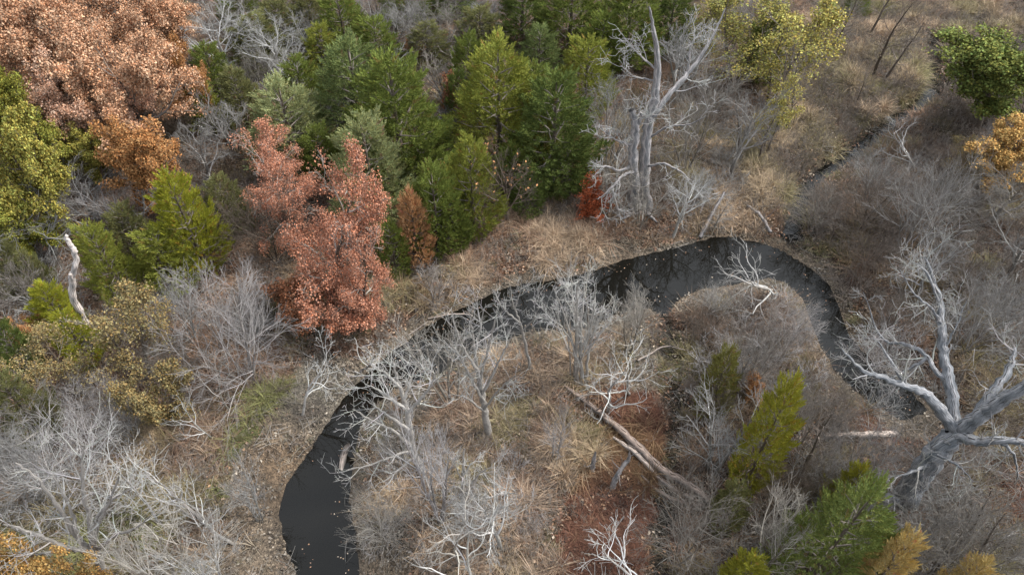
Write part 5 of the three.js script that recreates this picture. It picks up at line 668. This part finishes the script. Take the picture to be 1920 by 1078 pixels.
// ---------------------------------------------------------------- fallen wood
const logBark = woodMat([0.36, 0.30, 0.255], 0.05), logPale = woodMat([0.56, 0.50, 0.44], 0.04), logGrey = woodMat([0.44, 0.43, 0.42], 0.04);
function fallen(name, label, category, pts, mat, seed, sprigs = 0) { // pts: x, z, lift of the axis above the ground, radius
  const r = rngOf(seed), [x0, z0] = pts[0], o = thing(name, label, category), y0 = H(x0, z0); o.position.set(x0, y0, z0);
  const ctrl = pts.map(([x, z, l]) => V(x - x0, H(x, z) + l - y0, z - z0)), curve = new THREE.CatmullRomCurve3(ctrl, false, 'centripetal'), N = pts.length * 6, P = [], R = [];
  for (let k = 0; k <= N; k++) { const t = k / N, f = t * (pts.length - 1), i = Math.min(pts.length - 2, Math.floor(f)); const rr = pts[i][3] + (pts[i + 1][3] - pts[i][3]) * (f - i); P.push(curve.getPoint(t).addScaledVector(randDir(r), rr * 0.18)); R.push(rr * (0.9 + 0.2 * r())); }
  const b = new Builder(); b.tube(P, R, 11, [1, 1, 1], true); part('trunk', b.build(), mat, o);
  for (let k = 0; k < sprigs; k++) {
    const i = Math.floor((0.15 + 0.8 * r()) * N), d = V(r() - 0.5, 0.5 + 0.5 * r(), r() - 0.5).normalize(), q = [P[i].clone()], rad = [Math.max(0.02, R[i] * 0.3)], p = P[i].clone();
    for (let m = 0; m < 4; m++) { d.addScaledVector(randDir(r), 0.4).normalize(); p.addScaledVector(d, 0.16 + 0.1 * r()); q.push(p.clone()); rad.push(rad[0] * (1 - 0.22 * (m + 1))); }
    const s = new Builder(); s.tube(q, rad, 5, [1, 1, 1], true); part('branch_stub', s.build(), mat, o);
  }
  return o;
}
fallen('fallen_log', 'long fallen trunk lying diagonally beside the red-brown marsh patch', 'log', [[2.09, -17.08, 0.2, 0.053], [2.64, -16.57, 0.22, 0.090], [3.52, -15.66, 0.25, 0.120], [4.54, -14.56, 0.28, 0.165], [5.5, -13.49, 0.28, 0.165], [6.37, -12.74, 0.28, 0.150], [7.0, -12.12, 0.25, 0.150]], logBark, 11, 7);
fallen('fallen_log', 'split half of the long diagonal trunk, lying against its underside', 'log', [[3.85, -14.79, 0.15, 0.060], [4.68, -14.04, 0.2, 0.098], [5.55, -13.12, 0.2, 0.105], [6.48, -12.23, 0.16, 0.075]], logPale, 12, 3);
fallen('fallen_log', 'short thin fallen trunk parallel to the long log, below it', 'log', [[4.75, -13.27, 0.12, 0.038], [5.31, -12.74, 0.14, 0.083], [6.01, -12.27, 0.14, 0.090], [6.78, -11.98, 0.12, 0.083]], logBark, 13, 2);
fallen('fallen_log', 'pale trunk lying in the brush left of the dead oak', 'log', [[11.86, -14.79, 0.2, 0.08], [12.98, -14.79, 0.25, 0.12], [14.02, -14.88, 0.25, 0.13], [14.72, -15.02, 0.25, 0.1]], logPale, 14, 3);
fallen('fallen_branch', 'white fallen branch lying across the grass of the inner bend', 'branch', [[-1.84, -11.66, 0.12, 0.05], [-1.13, -11.7, 0.14, 0.07], [-0.28, -11.66, 0.14, 0.07], [0.6, -11.58, 0.12, 0.05]], logPale, 15, 4);
fallen('fallen_branch', 'thin white stick lying across the dark gully', 'branch', [[5.16, -18.34, 0.1, 0.05], [5.75, -18.67, 0.2, 0.04], [6.36, -19.03, 0.4, 0.035], [7.54, -18.75, 0.2, 0.015]], logPale, 16, 3);
fallen('fallen_branch', 'bare stick on the muddy bank below the red oak', 'branch', [[-4.53, -20.26, 0.06, 0.02], [-4.15, -20.62, 0.07, 0.03], [-3.72, -21.04, 0.06, 0.02]], logPale, 17, 1);
fallen('fallen_branch', 'thin pale branch lying along the shore above the pale trees', 'branch', [[-3.73, -21.16, 0.1, 0.03], [-2.58, -21.38, 0.3, 0.04], [-1.41, -21.53, 0.2, 0.02]], logPale, 18, 3);
fallen('fallen_log', 'leaning grey trunk on the far bank above the pool tip', 'log', [[9.23, -26.36, 0.1, 0.1], [9.73, -27.12, 0.5, 0.09], [10.42, -28.02, 1.1, 0.06]], logGrey, 19, 2);
fallen('fallen_log', 'grey trunk lying beside the mouth of the ditch', 'log', [[11.75, -28.02, 0.15, 0.07], [12.23, -27.43, 0.2, 0.09], [12.67, -26.48, 0.15, 0.08]], logGrey, 20, 3);
fallen('broken_stump', 'short upright broken stump left of the diagonal log', 'stump', [[2.95, -13.45, -0.1, 0.10], [2.96, -13.47, 0.4, 0.085], [2.97, -13.49, 0.95, 0.07], [2.98, -13.51, 1.3, 0.03]], logGrey, 21, 2);
fallen('broken_stump', 'forked leaning grey stump in the red-brown marsh patch', 'stump', [[3.67, -12.81, -0.1, 0.11], [3.74, -12.93, 0.5, 0.1], [3.89, -13.06, 0.9, 0.08], [4.15, -13.27, 1.25, 0.07], [4.11, -13.27, 1.75, 0.03]], logGrey, 22, 4);
{ // the log standing out of the stream
  const o = thing('sunken_log', 'bleached log rising out of the dark stream water', 'log'); const pts = [[-6.42, -13.25], [-6.49, -13.92], [-6.4, -14.43], [-6.22, -14.48], [-6.17, -14.49]].map(([x, z], i) => V(x, [-1.05, -0.78, -0.45, -0.1, 0.15][i], z));
  const q = pts[0].clone(); o.position.copy(q); pts.forEach((p) => p.sub(q)); const b = new Builder(); const c = new THREE.CatmullRomCurve3(pts), P = [], R = []; for (let k = 0; k <= 20; k++) { P.push(c.getPoint(k / 20)); R.push(0.12 - 0.08 * Math.max(0, (k - 14) / 6)); }
  b.tube(P, R, 10, [1, 1, 1], true); part('trunk', b.build(), logPale, o);
}

// ---------------------------------------------------------------- ground cover
function tuft(seed, blades, h, lean, w) {
  const r = rngOf(seed), b = new Builder();
  for (let k = 0; k < blades; k++) {
    const a = r() * 6.283, hh = h * (0.5 + 0.6 * r()), l = lean * (0.3 + 1.1 * r()), d = V(Math.cos(a), 0, Math.sin(a)), s = V(-d.z, 0, d.x), ww = w * (0.6 + 0.8 * r()), base = d.clone().multiplyScalar(0.06 * r()), f = 0.75 + 0.5 * r();
    const i = b.p.length / 3, put = (t, q) => { const out = l * t * t; b.p.push(base.x + d.x * out + s.x * q, hh * (t - 0.28 * t * t * l * 2), base.z + d.z * out + s.z * q); b.n.push(0, 1, 0); b.c.push(f, f * (0.97 + 0.05 * r()), f * 0.97); b.u.push(t, q); };
    put(0, ww); put(0, -ww); put(0.5, ww * 0.9); put(0.5, -ww * 0.9); put(1, 0); b.i.push(i, i + 1, i + 2, i + 1, i + 3, i + 2, i + 2, i + 3, i + 4);
  }
  return b.build(true);
}
function weed(seed) { const r = rngOf(seed), o = { H: 0.7, R: 0.3, stems: 3, lean: 0.45, trunkR: 0.008, minR: 0.004, leafLevel: 9, paleTo: 1, levels: [{ segs: 3, wander: 0.2, up: 0.02 }, { n: [4, 6], len: 0.9, ang: [0.4, 0.9], segs: 2, wander: 0.25, up: 0.03, from: 0.3 }, { n: [1, 2], len: 0.6, ang: [0.4, 0.9], segs: 1, wander: 0.2, up: 0, from: 0.3 }] }; const t = grow(o, r); const g = mergeGeometries([t.trunk.build(), t.limbs.build()]); return g; }
function fallenLeaf(seed) { const r = rngOf(seed), b = new Builder(); for (let k = 0; k < 5; k++) { const a = r() * 6.28, p = V((r() - 0.5) * 0.45, 0.015 + 0.04 * r(), (r() - 0.5) * 0.45), d = V(Math.cos(a), (r() - 0.4) * 0.6, Math.sin(a)).normalize(), s = perp(d, r); s.y *= 0.35; s.normalize(); const up = V().crossVectors(s, d); if (up.y < 0) up.negate(); const f = 0.7 + 0.6 * r(); b.leaf(p, d, s, up, 0.1 + 0.05 * r(), 0.06 + 0.04 * r(), [f, f, f], 0.3); } return b.build(true); }
const COVER = { litter: [4, 18, 7, 40], straw: [26, 50, 12, 14], red: [1.5, 95, 1.5, 6], redbrown: [6, 50, 14, 24], mud: [0.3, 3, 2, 12], rust: [8, 26, 8, 46], tan: [30, 50, 10, 16], field: [24, 54, 14, 14], brush: [8, 28, 20, 24], dark: [4, 26, 14, 12], green: [24, 60, 3, 10], olive: [20, 50, 10, 16], bed: [0, 0, 0, 0], wet: [0, 2, 1, 6] };
const TALL = { litter: [0.27, 0.195, 0.13], straw: [0.370, 0.275, 0.202], red: [0.2, 0.115, 0.07], redbrown: [0.24, 0.155, 0.11], mud: [0.3, 0.25, 0.19], rust: [0.34, 0.22, 0.15], tan: [0.45, 0.335, 0.235], field: [0.34, 0.265, 0.175], brush: [0.205, 0.14, 0.098], dark: [0.11, 0.08, 0.06], green: [0.2, 0.2, 0.08], olive: [0.27, 0.225, 0.13], wet: [0.15, 0.13, 0.09] };
const LOW = { litter: [0.19, 0.125, 0.085], straw: [0.241, 0.163, 0.116], red: [0.135, 0.06, 0.038], redbrown: [0.16, 0.095, 0.067], mud: [0.2, 0.17, 0.135], rust: [0.24, 0.14, 0.093], tan: [0.27, 0.185, 0.127], field: [0.23, 0.175, 0.11], brush: [0.12, 0.076, 0.057], dark: [0.07, 0.05, 0.038], green: [0.14, 0.15, 0.055], olive: [0.18, 0.15, 0.08], wet: [0.1, 0.088, 0.062] };
const white = new THREE.MeshStandardMaterial({ color: 0xffffff, roughness: 0.9, vertexColors: true, side: THREE.DoubleSide });
{
  const r = rngOf(4242), sets = { tall: [], low: [], weed: [], leaf: [] };
  const zNear = -6.0, zFar = -54;
  for (let z = zFar; z < zNear; z += 0.5) {
    const half = 0.7 * Math.hypot(z, 25.0) + 4;
    for (let x = -half; x < half; x += 0.5) {
      const k = cellAt(x + 0.25, z + 0.25), reg = region[k], C = COVER[reg] ?? COVER.litter; if (reg === 'bed') continue;
      const patch = clamp(0.5 + 2.4 * (fbm(x * 0.8, z * 0.8, 500, 3) - 0.5), 0, 1), green = smooth(0.5, 0.68, fbm(x * 0.42 + 30, z * 0.42, 520, 3));
      [['tall', 0], ['low', 1], ['weed', 2], ['leaf', 3]].forEach(([s, i]) => {
        let n = C[i] * 0.25 * (i === 0 ? 2.1 * patch * patch : i === 1 ? 0.25 + 1.2 * patch : 1.5 - patch); n = Math.floor(n + r());
        for (let q = 0; q < n; q++) { const px = x + 0.5 * r(), pz = z + 0.5 * r(), kk = cellAt(px, pz); if (shore[kk] < (i === 0 ? 0.8 : i === 2 ? 0.5 : 0.12) || H(px, pz) < WATER + 0.02) continue; sets[s].push([px, pz, region[kk] === 'bed' ? reg : region[kk], patch, green]); }
      });
    }
  }
  const geos = { tall: [tuft(1, 18, 0.62, 0.42, 0.0065), tuft(2, 16, 0.75, 0.55, 0.007), tuft(3, 20, 0.5, 0.6, 0.006), tuft(4, 16, 0.42, 0.75, 0.007)], low: [tuft(5, 16, 0.22, 0.3, 0.009), tuft(6, 18, 0.17, 0.26, 0.01), tuft(7, 14, 0.28, 0.36, 0.008)], weed: [weed(1), weed(2), weed(3), weed(4)], leaf: [fallenLeaf(1), fallenLeaf(2), fallenLeaf(3), fallenLeaf(4)] };
  const names = { tall: ['dry_grass', 'tall dry grass tufts covering the bottomland', 'grass'], low: ['low_grass', 'short matted grass and sedge over the floor', 'grass'], weed: ['dead_weeds', 'thin dead weed stalks among the grass', 'weeds'], leaf: ['fallen_leaves', 'brown and orange fallen leaves strewn on the ground', 'leaves'] };
  const LEAFC = [[0.30, 0.18, 0.11], [0.25, 0.14, 0.09], [0.36, 0.26, 0.18], [0.20, 0.13, 0.095], [0.44, 0.36, 0.28], [0.28, 0.16, 0.105]], MUDC = [[0.22, 0.19, 0.155], [0.2, 0.16, 0.125], [0.27, 0.23, 0.19], [0.40, 0.35, 0.29], [0.21, 0.15, 0.11], [0.16, 0.135, 0.11]];
  const m4 = new THREE.Matrix4(), q = new THREE.Quaternion(), e = new THREE.Euler(), col = new THREE.Color();
  for (const s in sets) { const cover = new THREE.Group(); cover.name = names[s][0]; cover.userData = { kind: 'stuff', label: names[s][1], category: names[s][2] }; scene.add(cover); geos[s].forEach((g, v) => {
    const list = sets[s].filter((_, i) => i % geos[s].length === v), im = new THREE.InstancedMesh(g, white, list.length); im.name = { tall: 'tuft', low: 'tuft', weed: 'stalk', leaf: 'leaf' }[s];
    list.forEach(([x, z, reg, patch, green], i) => {
      const sc = s === 'leaf' ? (reg === 'mud' ? 0.6 : 0.72) + 0.45 * r() : (0.55 + 0.6 * r()) * (s === 'tall' ? 0.75 + 0.75 * patch : 1); e.set((r() - 0.5) * 0.3, r() * 6.283, (r() - 0.5) * 0.3); q.setFromEuler(e);
      m4.compose(V(x, H(x, z) - 0.02, z), q, V(sc, sc * (0.8 + 0.4 * r()), sc)); im.setMatrixAt(i, m4);
      let c = s === 'tall' ? TALL[reg] ?? TALL.litter : s === 'low' ? LOW[reg] ?? LOW.litter : s === 'weed' ? [0.21, 0.18, 0.155] : (reg === 'mud' ? MUDC : LEAFC)[Math.floor(r() * 6)];
      const f = (0.65 + 0.6 * r()) * (s === 'leaf' ? 1 : 0.78 + 0.5 * fbm(x * 1.1, z * 1.1, 610, 2)), g2 = s === 'tall' || s === 'low' ? green * (reg === 'red' || reg === 'tan' ? 0.25 : 0.7) * (0.4 + 0.6 * r()) : 0, mudLeaf = s === 'leaf' && reg === 'mud' ? 0.85 : 1;
      col.setRGB((c[0] * (1 - g2) + 0.17 * g2) * f * mudLeaf, (c[1] * (1 - g2) + 0.17 * g2) * f * mudLeaf, (c[2] * (1 - g2) + 0.055 * g2) * f * mudLeaf); im.setColorAt(i, col);
    });
    im.castShadow = im.receiveShadow = true; im.userData = { kind: 'stuff' }; cover.add(im);
  }); }
  { // broken twigs lying about
    const r2 = rngOf(818), b = new Builder(); for (let k = 0; k < 3; k++) { const a = r2() * 6.28, p = V((r2() - 0.5) * 0.5, 0.03, (r2() - 0.5) * 0.5), d = V(Math.cos(a), 0.12 * (r2() - 0.3), Math.sin(a)), q = p.clone().addScaledVector(d, 0.35 + 0.4 * r2()); q.x += 0.08 * r2(); b.tube([p, p.clone().lerp(q, 0.5).add(V(0.04 * r2(), 0.03, 0.04 * r2())), q], [0.009, 0.007, 0.004], 3, [1, 1, 1]); }
    const spots = []; while (spots.length < 4500) { const z = -6 - 46 * r2(), x = (r2() * 2 - 1) * (0.7 * Math.hypot(z, 25.0) + 2); if (shore[cellAt(x, z)] > 0.3 && region[cellAt(x, z)] !== 'red') spots.push([x, z]); }
    const im = new THREE.InstancedMesh(b.build(), white, spots.length); im.name = 'twig_litter';
    spots.forEach(([x, z], i) => { e.set(0, r2() * 6.28, (r2() - 0.5) * 0.2); q.setFromEuler(e); const sc = 0.6 + 0.9 * r2(); m4.compose(V(x, H(x, z) + 0.05 + 0.1 * r2(), z), q, V(sc, sc, sc)); im.setMatrixAt(i, m4); const f = 0.14 + 0.22 * r2(); col.setRGB(f, f * 0.94, f * 0.87); im.setColorAt(i, col); });
    im.castShadow = im.receiveShadow = true; im.userData = { kind: 'stuff', label: 'broken grey twigs lying among the grass', category: 'twigs' }; scene.add(im);
  }
  // leaves afloat on the water
  const pool = [], rr = rngOf(99); while (pool.length < 190) { const x = -14 + 34 * rr(), z = -26 + 20 * rr(); if (polyDist(POOL, x, z) < -0.1 && (rr() < 0.06 || polyDist(POOL, x, z) > -0.5) && vnoise(x * 0.9, z * 0.9, 77) > 0.42) pool.push([x, z]); }
  const fl = new Builder(); fl.leaf(V(-0.05, 0, 0), V(1, 0, 0), V(0, 0, 1), V(0, 1, 0), 0.1, 0.07, [1, 1, 1], 0.15); const im = new THREE.InstancedMesh(fl.build(true), white, pool.length); im.name = 'floating_leaves';
  pool.forEach(([x, z], i) => { e.set(0, rr() * 6.28, 0); q.setFromEuler(e); const s = 0.3 + 0.5 * rr(); m4.compose(V(x, WATER + 0.008, z), q, V(s, s, s)); im.setMatrixAt(i, m4); const c = LEAFC[Math.floor(rr() * 6)]; col.setRGB(c[0] * 1.3, c[1] * 1.3, c[2] * 1.3); im.setColorAt(i, col); });
  im.userData = { kind: 'stuff', label: 'pale fallen leaves floating on the dark stream', category: 'leaves' }; im.receiveShadow = true; scene.add(im);
}
let tris = 0; const seen = new Set(); scene.traverse((m) => { if (m.isMesh && !seen.has(m.geometry)) { seen.add(m.geometry); tris += m.geometry.index.count / 3; } }); console.log('triangles', tris);
renderer.render(scene, camera);
